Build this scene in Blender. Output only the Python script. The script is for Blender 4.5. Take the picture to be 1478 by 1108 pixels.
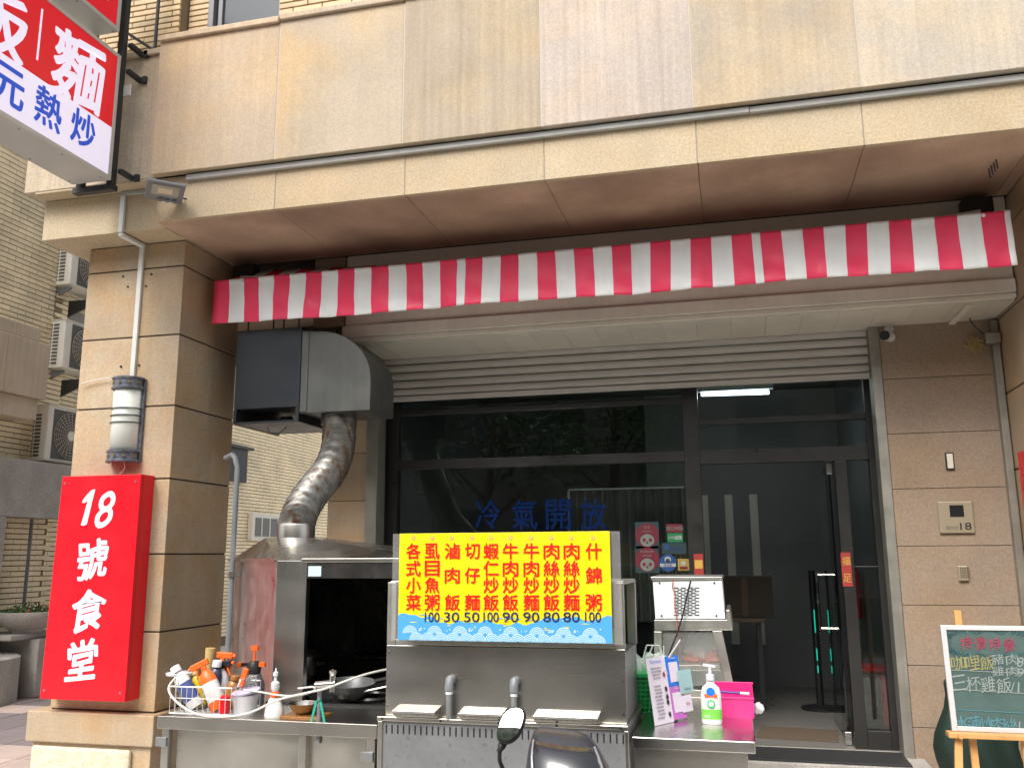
import bpy, bmesh, math, random
from mathutils import Vector, Matrix
random.seed(7)
rnd = random.uniform
S = bpy.context.scene
for o in list(bpy.data.objects): bpy.data.objects.remove(o)
COL = S.collection
# ------------------------------------------------------------------ camera
cam = bpy.data.cameras.new('camera'); camo = bpy.data.objects.new('camera', cam); COL.objects.link(camo)
S.camera = camo
YAW, PITCH, ROLL, FPX = math.radians(13.938), math.radians(10.89), math.radians(-.3516), 1280.25
_f = Vector((-math.sin(YAW)*math.cos(PITCH), math.cos(YAW)*math.cos(PITCH), math.sin(PITCH)))
_r = Vector((math.cos(YAW), math.sin(YAW), 0)); _u = _r.cross(_f)
cR = _r*math.cos(ROLL) + _u*math.sin(ROLL); cU = _u*math.cos(ROLL) - _r*math.sin(ROLL)
CAM = Vector((0, 0, 1.5))
camo.matrix_world = Matrix(((cR.x, cU.x, -_f.x, CAM.x), (cR.y, cU.y, -_f.y, CAM.y), (cR.z, cU.z, -_f.z, CAM.z), (0, 0, 0, 1)))
cam.sensor_fit = 'HORIZONTAL'; cam.sensor_width = 36; cam.lens = 36*FPX/1478
cam.clip_start = .05; cam.clip_end = 500
# ------------------------------------------------------------------ light
W = bpy.data.worlds.new('World'); S.world = W; W.use_nodes = True
nt = W.node_tree; bg = nt.nodes['Background']
sky = nt.nodes.new('ShaderNodeTexSky'); sky.sky_type = 'NISHITA'; sky.sun_disc = False
SUN_EL, SUN_AZ = math.radians(49), math.radians(196)     # high, behind the camera and a little left
sky.sun_elevation = SUN_EL; sky.sun_rotation = SUN_AZ
sky.air_density = 1.0; sky.dust_density = 5.0; sky.ozone_density = 1.0
hs = nt.nodes.new('ShaderNodeHueSaturation'); hs.inputs['Saturation'].default_value = .25
nt.links.new(sky.outputs[0], hs.inputs['Color']); nt.links.new(hs.outputs[0], bg.inputs['Color'])
bg.inputs['Strength'].default_value = .15
sl = bpy.data.lights.new('sun', 'SUN'); sl.energy = 1.2; sl.angle = math.radians(24); sl.color = (1, .96, .9)
so = bpy.data.objects.new('sun', sl); COL.objects.link(so)
sd = Vector((math.sin(SUN_AZ)*math.cos(SUN_EL), math.cos(SUN_AZ)*math.cos(SUN_EL), math.sin(SUN_EL)))
so.rotation_euler = sd.to_track_quat('Z', 'Y').to_euler(); so.location = (0, -5, 20)
S.view_settings.view_transform = 'Standard'; S.view_settings.look = 'None'
S.view_settings.gamma = 1; S.view_settings.exposure = 1.0; S.view_settings.use_curve_mapping = False
S.render.engine = 'CYCLES'; S.cycles.max_bounces = 8; S.cycles.transparent_max_bounces = 12
# ------------------------------------------------------------------ geometry helpers
def ray(px, py): return cR*((px-739)/FPX) + cU*((554-py)/FPX) + _f
def PY(px, py, Y): d = ray(px, py); return CAM + d*(Y/d.y)
def PX(px, py, X): d = ray(px, py); return CAM + d*(X/d.x)
def PZ(px, py, Z): d = ray(px, py); return CAM + d*((Z-1.5)/d.z)
class MB:
    def __init__(s): s.v = []; s.f = []; s.m = []
    def add(s, vs, fs, mi=0):
        n = len(s.v); s.v += [Vector(p) for p in vs]
        for f in fs: s.f.append([n+i for i in f]); s.m.append(mi)
        return s
    def box(s, x0, x1, y0, y1, z0, z1, mi=0):
        return s.hexa([(x0,y0,z0),(x1,y0,z0),(x1,y1,z0),(x0,y1,z0),(x0,y0,z1),(x1,y0,z1),(x1,y1,z1),(x0,y1,z1)], mi)
    def hexa(s, p, mi=0):
        return s.add(p, [(3,2,1,0),(4,5,6,7),(0,1,5,4),(1,2,6,5),(2,3,7,6),(3,0,4,7)], mi)
    def slab(s, p4, t, mi=0):            # quad with thickness t pushed against its normal
        p = [Vector(q) for q in p4]; n = (p[1]-p[0]).cross(p[2]-p[1]).normalized()*t
        return s.hexa([q-n for q in p]+p, mi)
    def bar(s, a, b, w, h, mi=0, up=(0,0,1)):
        a = Vector(a); b = Vector(b); d = (b-a).normalized(); up = Vector(up)
        if abs(d.dot(up)) > .95: up = Vector((0,1,0))
        x = d.cross(up).normalized()*w/2; y = x.cross(d).normalized()*h/2
        return s.hexa([a-x-y,a+x-y,a+x+y,a-x+y,b-x-y,b+x-y,b+x+y,b-x+y], mi)
    def tube(s, pts, r, n=8, mi=0, closed=False):
        pts = [Vector(p) for p in pts]; N = len(pts); rs = r if isinstance(r, (list, tuple)) else [r]*N
        base = len(s.v); ref = None
        for i, p in enumerate(pts):
            a = pts[(i-1) % N] if (closed or i > 0) else p; b = pts[(i+1) % N] if (closed or i < N-1) else p
            t = (b-a).normalized()
            if ref is None: ref = Vector((0,0,1)) if abs(t.z) < .9 else Vector((1,0,0))
            x = ref.cross(t)
            if x.length < 1e-4: x = Vector((1,0,0)).cross(t)
            x.normalize(); y = t.cross(x); ref = y
            for k in range(n):
                q = 2*math.pi*k/n; s.v.append(p + (x*math.cos(q)+y*math.sin(q))*rs[i])
        for i in range(N if closed else N-1):
            j = (i+1) % N
            for k in range(n):
                s.f.append([base+i*n+k, base+i*n+(k+1)%n, base+j*n+(k+1)%n, base+j*n+k]); s.m.append(mi)
        if not closed:
            s.f.append([base+k for k in range(n)][::-1]); s.m.append(mi)
            s.f.append([base+(N-1)*n+k for k in range(n)]); s.m.append(mi)
        return s
    def lathe(s, c, prof, n=20, mi=0, sx=1, sy=1):
        base = len(s.v)
        for r, z in prof:
            for k in range(n):
                q = 2*math.pi*k/n; s.v.append(Vector((c[0]+r*sx*math.cos(q), c[1]+r*sy*math.sin(q), c[2]+z)))
        for i in range(len(prof)-1):
            for k in range(n):
                s.f.append([base+i*n+k, base+i*n+(k+1)%n, base+(i+1)*n+(k+1)%n, base+(i+1)*n+k]); s.m.append(mi)
        if prof[0][0] > 1e-5: s.f.append([base+k for k in range(n)][::-1]); s.m.append(mi)
        if prof[-1][0] > 1e-5: s.f.append([base+(len(prof)-1)*n+k for k in range(n)]); s.m.append(mi)
        return s
    def prism(s, poly, plane, a, b, mi=0):
        g = {'XZ': lambda u, v, w: (u, w, v), 'YZ': lambda u, v, w: (w, u, v), 'XY': lambda u, v, w: (u, v, w)}[plane]
        n = len(poly); vs = [g(u, v, a) for u, v in poly]+[g(u, v, b) for u, v in poly]
        return s.add(vs, [list(range(n))[::-1], list(range(n, 2*n))]+[[i,(i+1)%n,n+(i+1)%n,n+i] for i in range(n)], mi)
    def grid(s, fn, nu, nv, mi=0):
        base = len(s.v)
        for j in range(nv+1):
            for i in range(nu+1): s.v.append(Vector(fn(i/nu, j/nv)))
        for j in range(nv):
            for i in range(nu):
                a = base+j*(nu+1)+i; s.f.append([a, a+1, a+nu+2, a+nu+1]); s.m.append(mi if not callable(mi) else mi(i, j))
        return s
BASE = {}
def part(name, mb, mat, parent=None, bevel=0, smooth=False, label=None, solid=0, recalc=True):
    xs = [v.x for v in mb.v]; ys = [v.y for v in mb.v]; zs = [v.z for v in mb.v]
    c = Vector(((min(xs)+max(xs))/2, (min(ys)+max(ys))/2, (min(zs)+max(zs))/2))
    if parent is None: c.z = min(zs)
    me = bpy.data.meshes.new(name); me.from_pydata([v-c for v in mb.v], [], mb.f)
    for m in (mat if isinstance(mat, (list, tuple)) else [mat]): me.materials.append(m)
    me.polygons.foreach_set('material_index', mb.m)
    if recalc:
        bm = bmesh.new(); bm.from_mesh(me); bmesh.ops.recalc_face_normals(bm, faces=bm.faces); bm.to_mesh(me); bm.free()
    if smooth:
        me.polygons.foreach_set('use_smooth', [True]*len(me.polygons))
        try: me.set_sharp_from_angle(angle=math.radians(38))
        except Exception: pass
    o = bpy.data.objects.new(name, me); COL.objects.link(o)
    b = Vector((0,0,0))
    if parent is not None: o.parent = parent; b = BASE[parent.name]
    o.location = c-b; BASE[o.name] = c
    if bevel:
        md = o.modifiers.new('bevel', 'BEVEL'); md.width = bevel; md.segments = 2; md.limit_method = 'ANGLE'
    if solid:
        md = o.modifiers.new('solid', 'SOLIDIFY'); md.thickness = solid
    if label: o['label'] = label
    return o
def tag(o, label, cat, group=None, kind=None):
    o['label'] = label; o['category'] = cat
    if group: o['group'] = group
    if kind: o['kind'] = kind
    return o
def thing(name, label, cat, loc=(0,0,0), rz=0, group=None, local=False):
    o = bpy.data.objects.new(name, None); COL.objects.link(o); o.location = loc; o.rotation_euler = (0, 0, rz)
    o.empty_display_size = .1
    BASE[o.name] = Vector((0,0,0)) if local else Vector(loc)
    return tag(o, label, cat, group)
def struct(name, mb, mat, **k):
    o = part(name, mb, mat, **k); o['kind'] = 'structure'; return o
def dup(o, d, parent=None):              # copy of a part moved by d
    c = o.copy(); COL.objects.link(c); c.location = o.location + Vector(d)
    if parent is not None: c.parent = parent
    BASE[c.name] = BASE[o.name] + Vector(d); return c
def copy_thing(r, loc, rz=None, label=None):
    c = r.copy(); COL.objects.link(c); c.location = loc
    if rz is not None: c.rotation_euler = (0, 0, rz)
    if label: c['label'] = label
    for ch in list(r.children):
        d = ch.copy(); COL.objects.link(d); d.parent = c
        for g in list(ch.children):
            e = g.copy(); COL.objects.link(e); e.parent = d
    return c
_gc = {}
def gmesh(ch, off=.02):
    if (ch, off) in _gc: return _gc[(ch, off)]
    cu = bpy.data.curves.new('t', 'FONT'); cu.body = ch; cu.offset = off; cu.resolution_u = 4
    o = bpy.data.objects.new('t', cu); COL.objects.link(o)
    dg = bpy.context.evaluated_depsgraph_get(); me = bpy.data.meshes.new_from_object(o.evaluated_get(dg))
    vs = [(v.co.x, v.co.y) for v in me.vertices]; fs = [list(p.vertices) for p in me.polygons]
    bpy.data.objects.remove(o); bpy.data.curves.remove(cu); bpy.data.meshes.remove(me)
    _gc[(ch, off)] = (vs, fs); return vs, fs
def glyph(mb, ch, c, w, h, u=(1,0,0), v=(0,0,1), off=.02, shear=0, mi=0, n_off=0.0, wob=0):
    if off > .0:                       # heavier strokes: several copies side by side, each a hair proud of the last
        r = off*.55*h; uu_ = Vector(u).normalized(); vv_ = Vector(v).normalized(); K = 8 if h > .05 else 4
        for k in range(K):
            t = 2*math.pi*(k+.5)/K
            glyph(mb, ch, Vector(c)+uu_*r*math.cos(t)+vv_*r*math.sin(t), w-2*r if w else None, h-2*r, u, v, .0, shear, mi, n_off+k*.00006, wob)
        return
    vs, fs = gmesh(ch, off)
    x0 = min(p[0] for p in vs); x1 = max(p[0] for p in vs); y0 = min(p[1] for p in vs); y1 = max(p[1] for p in vs)
    c = Vector(c); u = Vector(u).normalized(); v = Vector(v).normalized(); n = u.cross(v)
    if w is None: w = h*(x1-x0)/(y1-y0)
    out = []
    for x, y in vs:
        a = ((x-x0)/max(x1-x0,1e-6)-.5)*w; b = ((y-y0)/max(y1-y0,1e-6)-.5)*h
        if wob: a += wob*w*math.sin(b/h*6+1.3)*.6; b += wob*h*math.sin(a/w*5)+wob*a*1.2
        a += shear*b; out.append(c+u*a+v*b+n*n_off)
    mb.add(out, fs, mi)
def string(mb, s, c, h, u=(1,0,0), v=(0,0,1), off=.01, mi=0, width=None, n_off=0.0):
    glyph(mb, s, c, width, h, u, v, off=off, mi=mi, n_off=n_off)
# ------------------------------------------------------------------ materials
def lnk(t, a, b): t.links.new(a, b)
def mat(name, col, rough=.6, metal=0, var=0.0, vscale=3.0, speck=0.0, sscale=90, streak=0.0, bump=0.0, bscale=40,
        tint=0.0, col2=None, c2amt=.5, c2scale=2.0, spec=.5, emit=None, estr=0, coat=0, aniso_noise=0, alpha=1, trans=0, streak_axis='Z', objco=False):
    m = bpy.data.materials.new(name); m.use_nodes = True; t = m.node_tree; N = t.nodes; b = N['Principled BSDF']
    b.inputs['Roughness'].default_value = rough; b.inputs['Metallic'].default_value = metal
    b.inputs['Specular IOR Level'].default_value = spec; b.inputs['Coat Weight'].default_value = coat
    b.inputs['Transmission Weight'].default_value = trans; b.inputs['Alpha'].default_value = alpha
    if emit: b.inputs['Emission Color'].default_value = (*emit, 1); b.inputs['Emission Strength'].default_value = estr
    b.inputs['Base Color'].default_value = (*col, 1)
    if objco:
        tc = N.new('ShaderNodeTexCoord'); pos = tc.outputs['Object']
    else:
        ge = N.new('ShaderNodeNewGeometry'); pos = ge.outputs['Position']
    cur = None
    def mixc(fac, a, bcol, mode='MIX'):
        x = N.new('ShaderNodeMix'); x.data_type = 'RGBA'; x.blend_type = mode
        if isinstance(fac, float): x.inputs[0].default_value = fac
        else: lnk(t, fac, x.inputs[0])
        for sock, val in ((x.inputs[6], a), (x.inputs[7], bcol)):
            if isinstance(val, tuple): sock.default_value = (*val, 1)
            else: lnk(t, val, sock)
        return x.outputs[2]
    def noise(scale, detail=4, vec=None, rough_=.55):
        n = N.new('ShaderNodeTexNoise'); n.inputs['Scale'].default_value = scale; n.inputs['Detail'].default_value = detail
        n.inputs['Roughness'].default_value = rough_; lnk(t, vec or pos, n.inputs['Vector']); return n.outputs['Fac']
    def ramp(x, a, b_, lo=0.0, hi=1.0):
        r = N.new('ShaderNodeMapRange'); lnk(t, x, r.inputs[0]); r.inputs[1].default_value = a; r.inputs[2].default_value = b_
        r.inputs[3].default_value = lo; r.inputs[4].default_value = hi; return r.outputs[0]
    cur = tuple(col)
    if col2: cur = mixc(ramp(noise(c2scale, 5), .42, .68, 0, c2amt), cur, tuple(col2))
    if var: cur = mixc(1.0, cur, ramp(noise(vscale, 6), .3, .7, 1-var, 1+var), 'MULTIPLY')
    if streak:
        mp = N.new('ShaderNodeMapping'); lnk(t, pos, mp.inputs[0])
        mp.inputs['Scale'].default_value = {'Z': (26, 26, .5), 'X': (.5, 26, 26), 'Y': (26, .5, 26)}[streak_axis]
        cur = mixc(1.0, cur, ramp(noise(1, 5, mp.outputs[0], .7), .3, .72, 1+streak, 1-streak), 'MULTIPLY')
    if speck: 
        cur = mixc(1.0, cur, ramp(noise(sscale, 2, None, .8), .3, .7, 1-speck, 1+speck), 'MULTIPLY')
        cur = mixc(ramp(noise(sscale*1.1, 1), .66, .74, 0, .35), cur, tuple(c*.35 for c in col))
    if tint:
        oi = N.new('ShaderNodeObjectInfo'); cur = mixc(1.0, cur, ramp(oi.outputs['Random'], 0, 1, 1-tint, 1+tint), 'MULTIPLY')
    if not isinstance(cur, tuple): lnk(t, cur, b.inputs['Base Color'])
    if aniso_noise:
        mp = N.new('ShaderNodeMapping'); lnk(t, pos, mp.inputs[0]); mp.inputs['Scale'].default_value = (1.5, 1.5, 9)
        lnk(t, ramp(noise(1, 1, mp.outputs[0]), .3, .7, rough-aniso_noise, rough+aniso_noise), b.inputs['Roughness'])
    elif var and rough > .05: lnk(t, ramp(noise(vscale*2.3, 4), .3, .7, max(rough-.08, .02), min(rough+.08, 1)), b.inputs['Roughness'])
    if bump:
        bp = N.new('ShaderNodeBump'); bp.inputs['Strength'].default_value = 1; bp.inputs['Distance'].default_value = bump
        lnk(t, noise(bscale, 4), bp.inputs['Height']); lnk(t, bp.outputs[0], b.inputs['Normal'])
    return m
def glass(name, tintc=(.82,.88,.86), refl=1.0):
    m = bpy.data.materials.new(name); m.use_nodes = True; t = m.node_tree; N = t.nodes; N.remove(N['Principled BSDF'])
    tr = N.new('ShaderNodeBsdfTransparent'); tr.inputs[0].default_value = (*tintc, 1)
    gl = N.new('ShaderNodeBsdfGlossy'); gl.inputs['Roughness'].default_value = .01; gl.inputs[0].default_value = (refl, refl, refl, 1)
    fr = N.new('ShaderNodeFresnel'); fr.inputs[0].default_value = 1.5; mx = N.new('ShaderNodeMixShader')
    lnk(t, fr.outputs[0], mx.inputs[0]); lnk(t, tr.outputs[0], mx.inputs[1]); lnk(t, gl.outputs[0], mx.inputs[2])
    lnk(t, mx.outputs[0], N['Material Output'].inputs[0]); return m
M = dict(
 fascia=mat('stone_fascia', (.445,.365,.27), .75, var=.10, vscale=1.6, speck=.16, sscale=70, streak=.13, tint=.07, col2=(.46,.34,.19), c2amt=.45, c2scale=1.3, bump=.0008, bscale=120),
 lintel=mat('stone_lintel', (.43,.345,.23), .72, var=.08, vscale=3, speck=.2, sscale=70, tint=.04, col2=(.47,.33,.17), c2amt=.4, c2scale=2.2, bump=.0008, bscale=120),
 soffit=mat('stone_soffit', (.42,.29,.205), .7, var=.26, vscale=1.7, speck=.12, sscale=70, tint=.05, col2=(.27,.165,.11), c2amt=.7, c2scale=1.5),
 column=mat('stone_column', (.40,.31,.21), .7, var=.12, vscale=2.2, speck=.14, sscale=80, tint=.09, streak=.05, col2=(.42,.265,.13), c2amt=.8, c2scale=2.9, bump=.0008, bscale=120),
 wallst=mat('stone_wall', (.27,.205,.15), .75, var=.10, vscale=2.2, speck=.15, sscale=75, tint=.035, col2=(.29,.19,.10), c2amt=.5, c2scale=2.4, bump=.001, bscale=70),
 rustic=mat('stone_rustic', (.62,.54,.40), .9, var=.15, vscale=9, bump=.02, bscale=14),
 joint=mat('joint_dark', (.06,.045,.035), .9), sealant=mat('sealant', (.42,.38,.32), .6),
 seal2=mat('sealant_grey', (.25,.22,.18), .7),
 tile=mat('facade_tile', (.50,.37,.205), .55, var=.10, vscale=8, tint=.13, objco=False), tilejoint=mat('tile_joint', (.20,.15,.10), .9),
 tile2=mat('alley_tile', (.82,.69,.46), .55, var=.16, vscale=2.5, tint=.1), 
 concrete=mat('concrete', (.36,.34,.31), .9, var=.15, vscale=4, speck=.18, sscale=60, bump=.004, bscale=60),
 slabst=mat('balcony_stone', (.52,.42,.31), .7, var=.12, vscale=2, speck=.1, streak=.1),
 cream=mat('cream_paint', (.66,.62,.53), .55, var=.07, vscale=2, streak=.05), creamceil=mat('ceiling_panel', (.58,.55,.47), .6, var=.07, vscale=3, tint=.05),
 shutter=mat('shutter_paint', (.47,.445,.41), .5, var=.08, vscale=2.5, streak=.10, streak_axis='X', tint=.03),
 steel=mat('stainless', (.52,.50,.46), .3, 1, var=.16, vscale=3.5, aniso_noise=.03, col2=(.40,.36,.30), c2amt=.35, c2scale=3),
 steelB=mat('stainless_counter', (.50,.48,.43), .36, 1, var=.14, vscale=2.5, bump=.006, bscale=2.2),
 steelhi=mat('stainless_bright', (.6,.58,.54), .23, 1, var=.12, vscale=3, bump=.0025, bscale=2.5),
 steelgrey=mat('grey_sheet', (.21,.215,.22), .42, .35, var=.10, vscale=5, col2=(.17,.17,.17), c2amt=.3, speck=.05, sscale=30),
 alu=mat('aluminium', (.42,.41,.37), .38, .8, var=.14, vscale=6, streak=.08), 
 rail=mat('shutter_rail', (.36,.345,.30), .42, .7, var=.15, vscale=6, streak=.12),
 frame=mat('door_frame', (.022,.021,.019), .35, var=.1), black=mat('black', (.012,.012,.013), .45), blackm=mat('black_fan_box', (.012,.016,.021), .42, var=.12),
 grime=mat('greasy_black', (.045,.043,.040), .28, .4, var=.3, vscale=9),
 duct=mat('duct_grey', (.085,.088,.082), .42, .25, var=.15, vscale=4, streak=.08),
 white=mat('white_paint', (.62,.64,.65), .45, var=.04), wsign=mat('sign_white', (.80,.78,.90), .3),
 red=mat('sign_red', (.72,.008,.018), .32, var=.04, vscale=2, spec=.35), blue=mat('sign_blue', (.01,.06,.42), .35),
 awred=mat('awning_red', (.95,.06,.15), .45, var=.09, vscale=5, bump=.010, bscale=8), awwhite=mat('awning_white', (.92,.94,.94), .45, var=.03, vscale=6, streak=.04, bump=.010, bscale=8),
 yellow=mat('board_yellow', (.74,.60,.004), .35, var=.05, vscale=6), boardred=mat('board_red', (.72,.008,.005), .4), boardblue=mat('board_sky', (.07,.32,.62), .35), navy=mat('board_navy', (.015,.02,.09), .4),
 pale=mat('board_pale', (.50,.66,.74), .4), pinkring=mat('ring_pink', (.78,.30,.18), .4),
 conduit=mat('conduit_white', (.62,.63,.60), .45, var=.06), conduitg=mat('conduit_grey', (.38,.38,.36), .5, var=.08), pipeg=mat('pipe_grey', (.16,.17,.18), .4, var=.1),
 lampw=mat('lamp_glass', (.66,.68,.62), .35, spec=.5), lampm=mat('lamp_pewter', (.13,.14,.17), .4, .5, var=.5, vscale=40), brass=mat('brass', (.7,.5,.2), .3, 1),
 acw=mat('ac_white', (.74,.71,.62), .5, var=.08), acd=mat('ac_slot', (.10,.10,.09), .7), acg=mat('ac_grille', (.42,.38,.32), .5),
 glass=glass('window_glass'), clear=glass('clear_glass', (.80,.84,.82)), 
 orange=mat('orange_plastic', (.85,.12,.01), .4), green=mat('green_plastic', (.01,.42,.10), .35), pinkp=mat('pink_plastic', (.62,.025,.19), .4),
 plastic=mat('milky_plastic', (.70,.70,.72), .3, alpha=.75), bag=mat('plastic_bag', (.8,.85,.82), .2, alpha=.42), wire=mat('wire_white', (.68,.67,.66), .35, .4),
 hose=mat('hose', (.62,.60,.55), .45), bottlew=mat('bottle_white', (.62,.62,.60), .35), bottled=mat('bottle_dark', (.03,.035,.07), .3), amber=mat('bottle_brown', (.28,.12,.03), .25),
 wood=mat('easel_wood', (.52,.27,.09), .5, var=.12, vscale=12, streak=.15), cork=mat('bamboo_handle', (.45,.33,.13), .6), boardg=mat('chalkboard', (.045,.082,.074), .75, var=.25, vscale=5), chalkw=mat('chalk', (.22,.26,.24), .9), chalky=mat('chalk_yellow', (.25,.23,.09), .9), chalkp=mat('chalk_pink', (.28,.04,.075), .9), chalkb=mat('chalk_blue', (.07,.20,.23), .9),
 gold=mat('gold_ink', (.55,.35,.06), .5), couplet=mat('red_paper', (.33,.03,.025), .7), 
 plate=mat('intercom_plate', (.34,.29,.20), .45, .3), ink=mat('ink', (.02,.018,.016), .5), greyink=mat('ink_grey', (.18,.15,.11), .6),
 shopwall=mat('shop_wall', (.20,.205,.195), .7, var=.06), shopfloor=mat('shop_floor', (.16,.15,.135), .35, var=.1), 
 tube=mat('tube_light', (1,1,1), .5, emit=(.8,.9,1), estr=4), led=mat('green_led', (0,.3,.2), .5, emit=(.0,.9,.55), estr=.3),
 asphalt=mat('asphalt', (.11,.108,.10), .9, var=.15, speck=.2, sscale=50), paver=mat('paver', (.40,.31,.27), .85, var=.12, vscale=3, tint=.12, speck=.12, sscale=50), paverd=mat('paver_dark', (.17,.14,.14), .85, var=.1, tint=.1), 
 leaf=mat('leaf', (.06,.13,.03), .6, tint=.2, var=.4, vscale=12), bark=mat('bark', (.12,.09,.06), .9, var=.3), soil=mat('soil', (.05,.035,.025), 1), flower=mat('flower_red', (.6,.05,.03), .6),
 opp=mat('opposite_wall', (.22,.21,.19), .8, var=.1, streak=.1), oppd=mat('opposite_window', (.03,.04,.05), .15),
 scoot=mat('scooter_paint', (.05,.052,.062), .36, .45, coat=.35, speck=.1, sscale=60), mirror=mat('mirror', (.9,.9,.9), .01, 1), rubber=mat('rubber', (.02,.02,.02), .7),
 meat=mat('meat', (.52,.10,.07), .35, var=.4, vscale=25), blueprint=mat('print_blue', (.01,.16,.62), .4), violet=mat('print_violet', (.48,.14,.48), .4), mint=mat('print_mint', (.30,.48,.48), .4), paper=mat('paper', (.66,.60,.68), .5),
 skyblue=mat('cling_blue', (.003,.02,.10), .8, spec=.1, alpha=.65), cardboard=mat('cardboard', (.10,.07,.045), .8), dgreen=mat('dark_green_cloth', (.005,.022,.014), .8, var=.3), teal=mat('teal_plastic', (.02,.33,.24), .4),
 iron=mat('dark_iron', (.03,.03,.032), .5, .3), signback=mat('sign_case', (.52,.52,.50), .4, .3, var=.06), lred=mat('backlit_red', (.75,.008,.02), .35, emit=(.75,.008,.02), estr=.12), lwhite=mat('backlit_white', (.78,.74,.88), .35, emit=(.86,.8,1), estr=.22),
 lblue=mat('backlit_blue', (.01,.07,.50), .35, emit=(.01,.08,.6), estr=.2), scrn=mat('screen_dark', (.02,.02,.022), .15), rust=mat('brown_wire', (.35,.10,.06), .6),
)
# flexible duct: ridged galvanised metal with rusty grease streaks on its outer side
def duct_mat():
    m = mat('flex_duct', (.22,.215,.20), .46, .65, var=.4, vscale=16); t = m.node_tree; N = t.nodes; b = N['Principled BSDF']
    src = b.inputs['Base Color'].links[0].from_socket
    ge = N.new('ShaderNodeNewGeometry'); mp = N.new('ShaderNodeMapping'); mp.inputs['Scale'].default_value = (13, 13, 1.6); lnk(t, ge.outputs[0], mp.inputs[0])
    n = N.new('ShaderNodeTexNoise'); n.inputs['Scale'].default_value = 1.3; n.inputs['Detail'].default_value = 7; lnk(t, mp.outputs[0], n.inputs[0])
    r = N.new('ShaderNodeMapRange'); r.inputs[1].default_value = .5; r.inputs[2].default_value = .66; lnk(t, n.outputs[0], r.inputs[0])
    x = N.new('ShaderNodeMix'); x.data_type = 'RGBA'; lnk(t, r.outputs[0], x.inputs[0]); lnk(t, src, x.inputs[6]); x.inputs[7].default_value = (.07,.035,.012,1)
    lnk(t, x.outputs[2], b.inputs['Base Color'])
    r2 = N.new('ShaderNodeMapRange'); lnk(t, r.outputs[0], r2.inputs[0]); r2.inputs[3].default_value = .9; r2.inputs[4].default_value = .1; lnk(t, r2.outputs[0], b.inputs['Metallic'])
    return m
M['flex'] = duct_mat()
FV = []
for i_, (c_, c2_, st_) in enumerate([((.47,.38,.255), (.50,.36,.19), .07), ((.47,.39,.265), (.50,.35,.17), .04), ((.40,.325,.215), (.43,.32,.18), .16), ((.48,.41,.33), (.46,.36,.27), .15), ((.42,.35,.245), (.44,.33,.20), .09), ((.47,.41,.31), (.48,.38,.25), .10), ((.45,.38,.28), (.45,.34,.2), .08)]):
    FV.append(mat('stone_fascia_slab', tuple(x_*k_ for x_, k_ in zip(c_, (.85,.86,.93))), .75, var=.09, vscale=1.8, speck=.13, sscale=80, streak=st_, col2=c2_, c2amt=.7, c2scale=1.7+i_*.2, bump=.0008, bscale=120))
for k_, tr_ in (('awred', (.9,.04,.09)), ('awwhite', (.9,.9,.88))):
    t = M[k_].node_tree; N_ = t.nodes; tl_n = N_.new('ShaderNodeBsdfTranslucent'); tl_n.inputs[0].default_value = (*tr_, 1); mx_ = N_.new('ShaderNodeMixShader'); mx_.inputs[0].default_value = .22
    lnk(t, N_['Principled BSDF'].outputs[0], mx_.inputs[1]); lnk(t, tl_n.outputs[0], mx_.inputs[2]); lnk(t, mx_.outputs[0], N_['Material Output'].inputs[0])
# ------------------------------------------------------------------ ground
struct('road', MB().box(-150, 150, -150, 1.2, -.17, -.12), M['asphalt'])
struct('kerb', MB().box(-40, 40, 1.2, 1.35, -.17, .0), M['concrete'], bevel=.01)
pav = struct('pavement', MB().box(-40, 40, 1.352, 60, -.17, -.012), mat('pavement_stone', (.52,.49,.45), .85, var=.12, vscale=2, speck=.1, sscale=50))
for i in range(11):
    for j in range(14):
        x = -8.9 + i*.5; y = 5.2 + j*.42
        if x > -3.9 : continue
        if x > -4.9 and y > 5.2 and y < 6.2: continue
        part('paver', MB().box(x+.004, x+.496, y+.004, y+.416, -.014, rnd(-.002,.002)), M['paverd'] if (j in (3, 4, 5)) or (i+j) % 5 == 0 else M['paver'], pav)
struct('shop_step', MB().box(-2.75, 1.1, 6.2, 6.7, -.012, .2), M['concrete'], bevel=.008)
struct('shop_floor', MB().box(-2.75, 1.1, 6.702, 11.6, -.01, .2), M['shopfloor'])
tag(part('door_mat', MB().box(-.15, .98, 6.22, 6.6, .2015, .214), M['rubber'], bevel=.003), 'black rubber mat on the step in front of the open door', 'mat')
tag(part('floor_cardboard', MB().prism([(.05,6.95),(.62,6.9),(.66,7.35),(.12,7.4)], 'XY', .2015, .206), M['cardboard']), 'flat brown cardboard sheet on the floor just inside the door', 'cardboard')
# ------------------------------------------------------------------ the apartment building over the shop
B = thing('apartment_building', 'stone faced apartment building whose upper floor overhangs the noodle shop', 'building', (-1.5, 5.5, 3.75))
XJ = [-3.77, -2.833, -1.934, -1.03, -.117, .813, 1.74, 2.66]
z0, z1 = 4.07, 5.06
for i in range(len(XJ)-1):
    part('fascia_panel', MB().box(XJ[i]+.004, XJ[i+1]-.004, 4.93, 4.99, z0, z1+.012*i), FV[i], B, bevel=.003)
part('fascia_joint', MB().box(-3.765, 2.66, 4.933, 4.99, z0+.003, z1), M['sealant'], B)
for i in range(len(XJ)-1):
    part('coping', MB().box(XJ[i]+.003, XJ[i+1]-.003, 4.905, 5.2, 5.062+.012*i, 5.105+.012*i), M['fascia'], B, bevel=.006)
part('corner_fascia_panel', MB().box(-4.84, -3.772, 4.98, 5.2, 4.07, 5.0), M['fascia'], B, bevel=.003)
part('corner_coping', MB().box(-4.86, -3.76, 4.955, 5.2, 5.003, 5.045), M['fascia'], B, bevel=.005)
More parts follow.
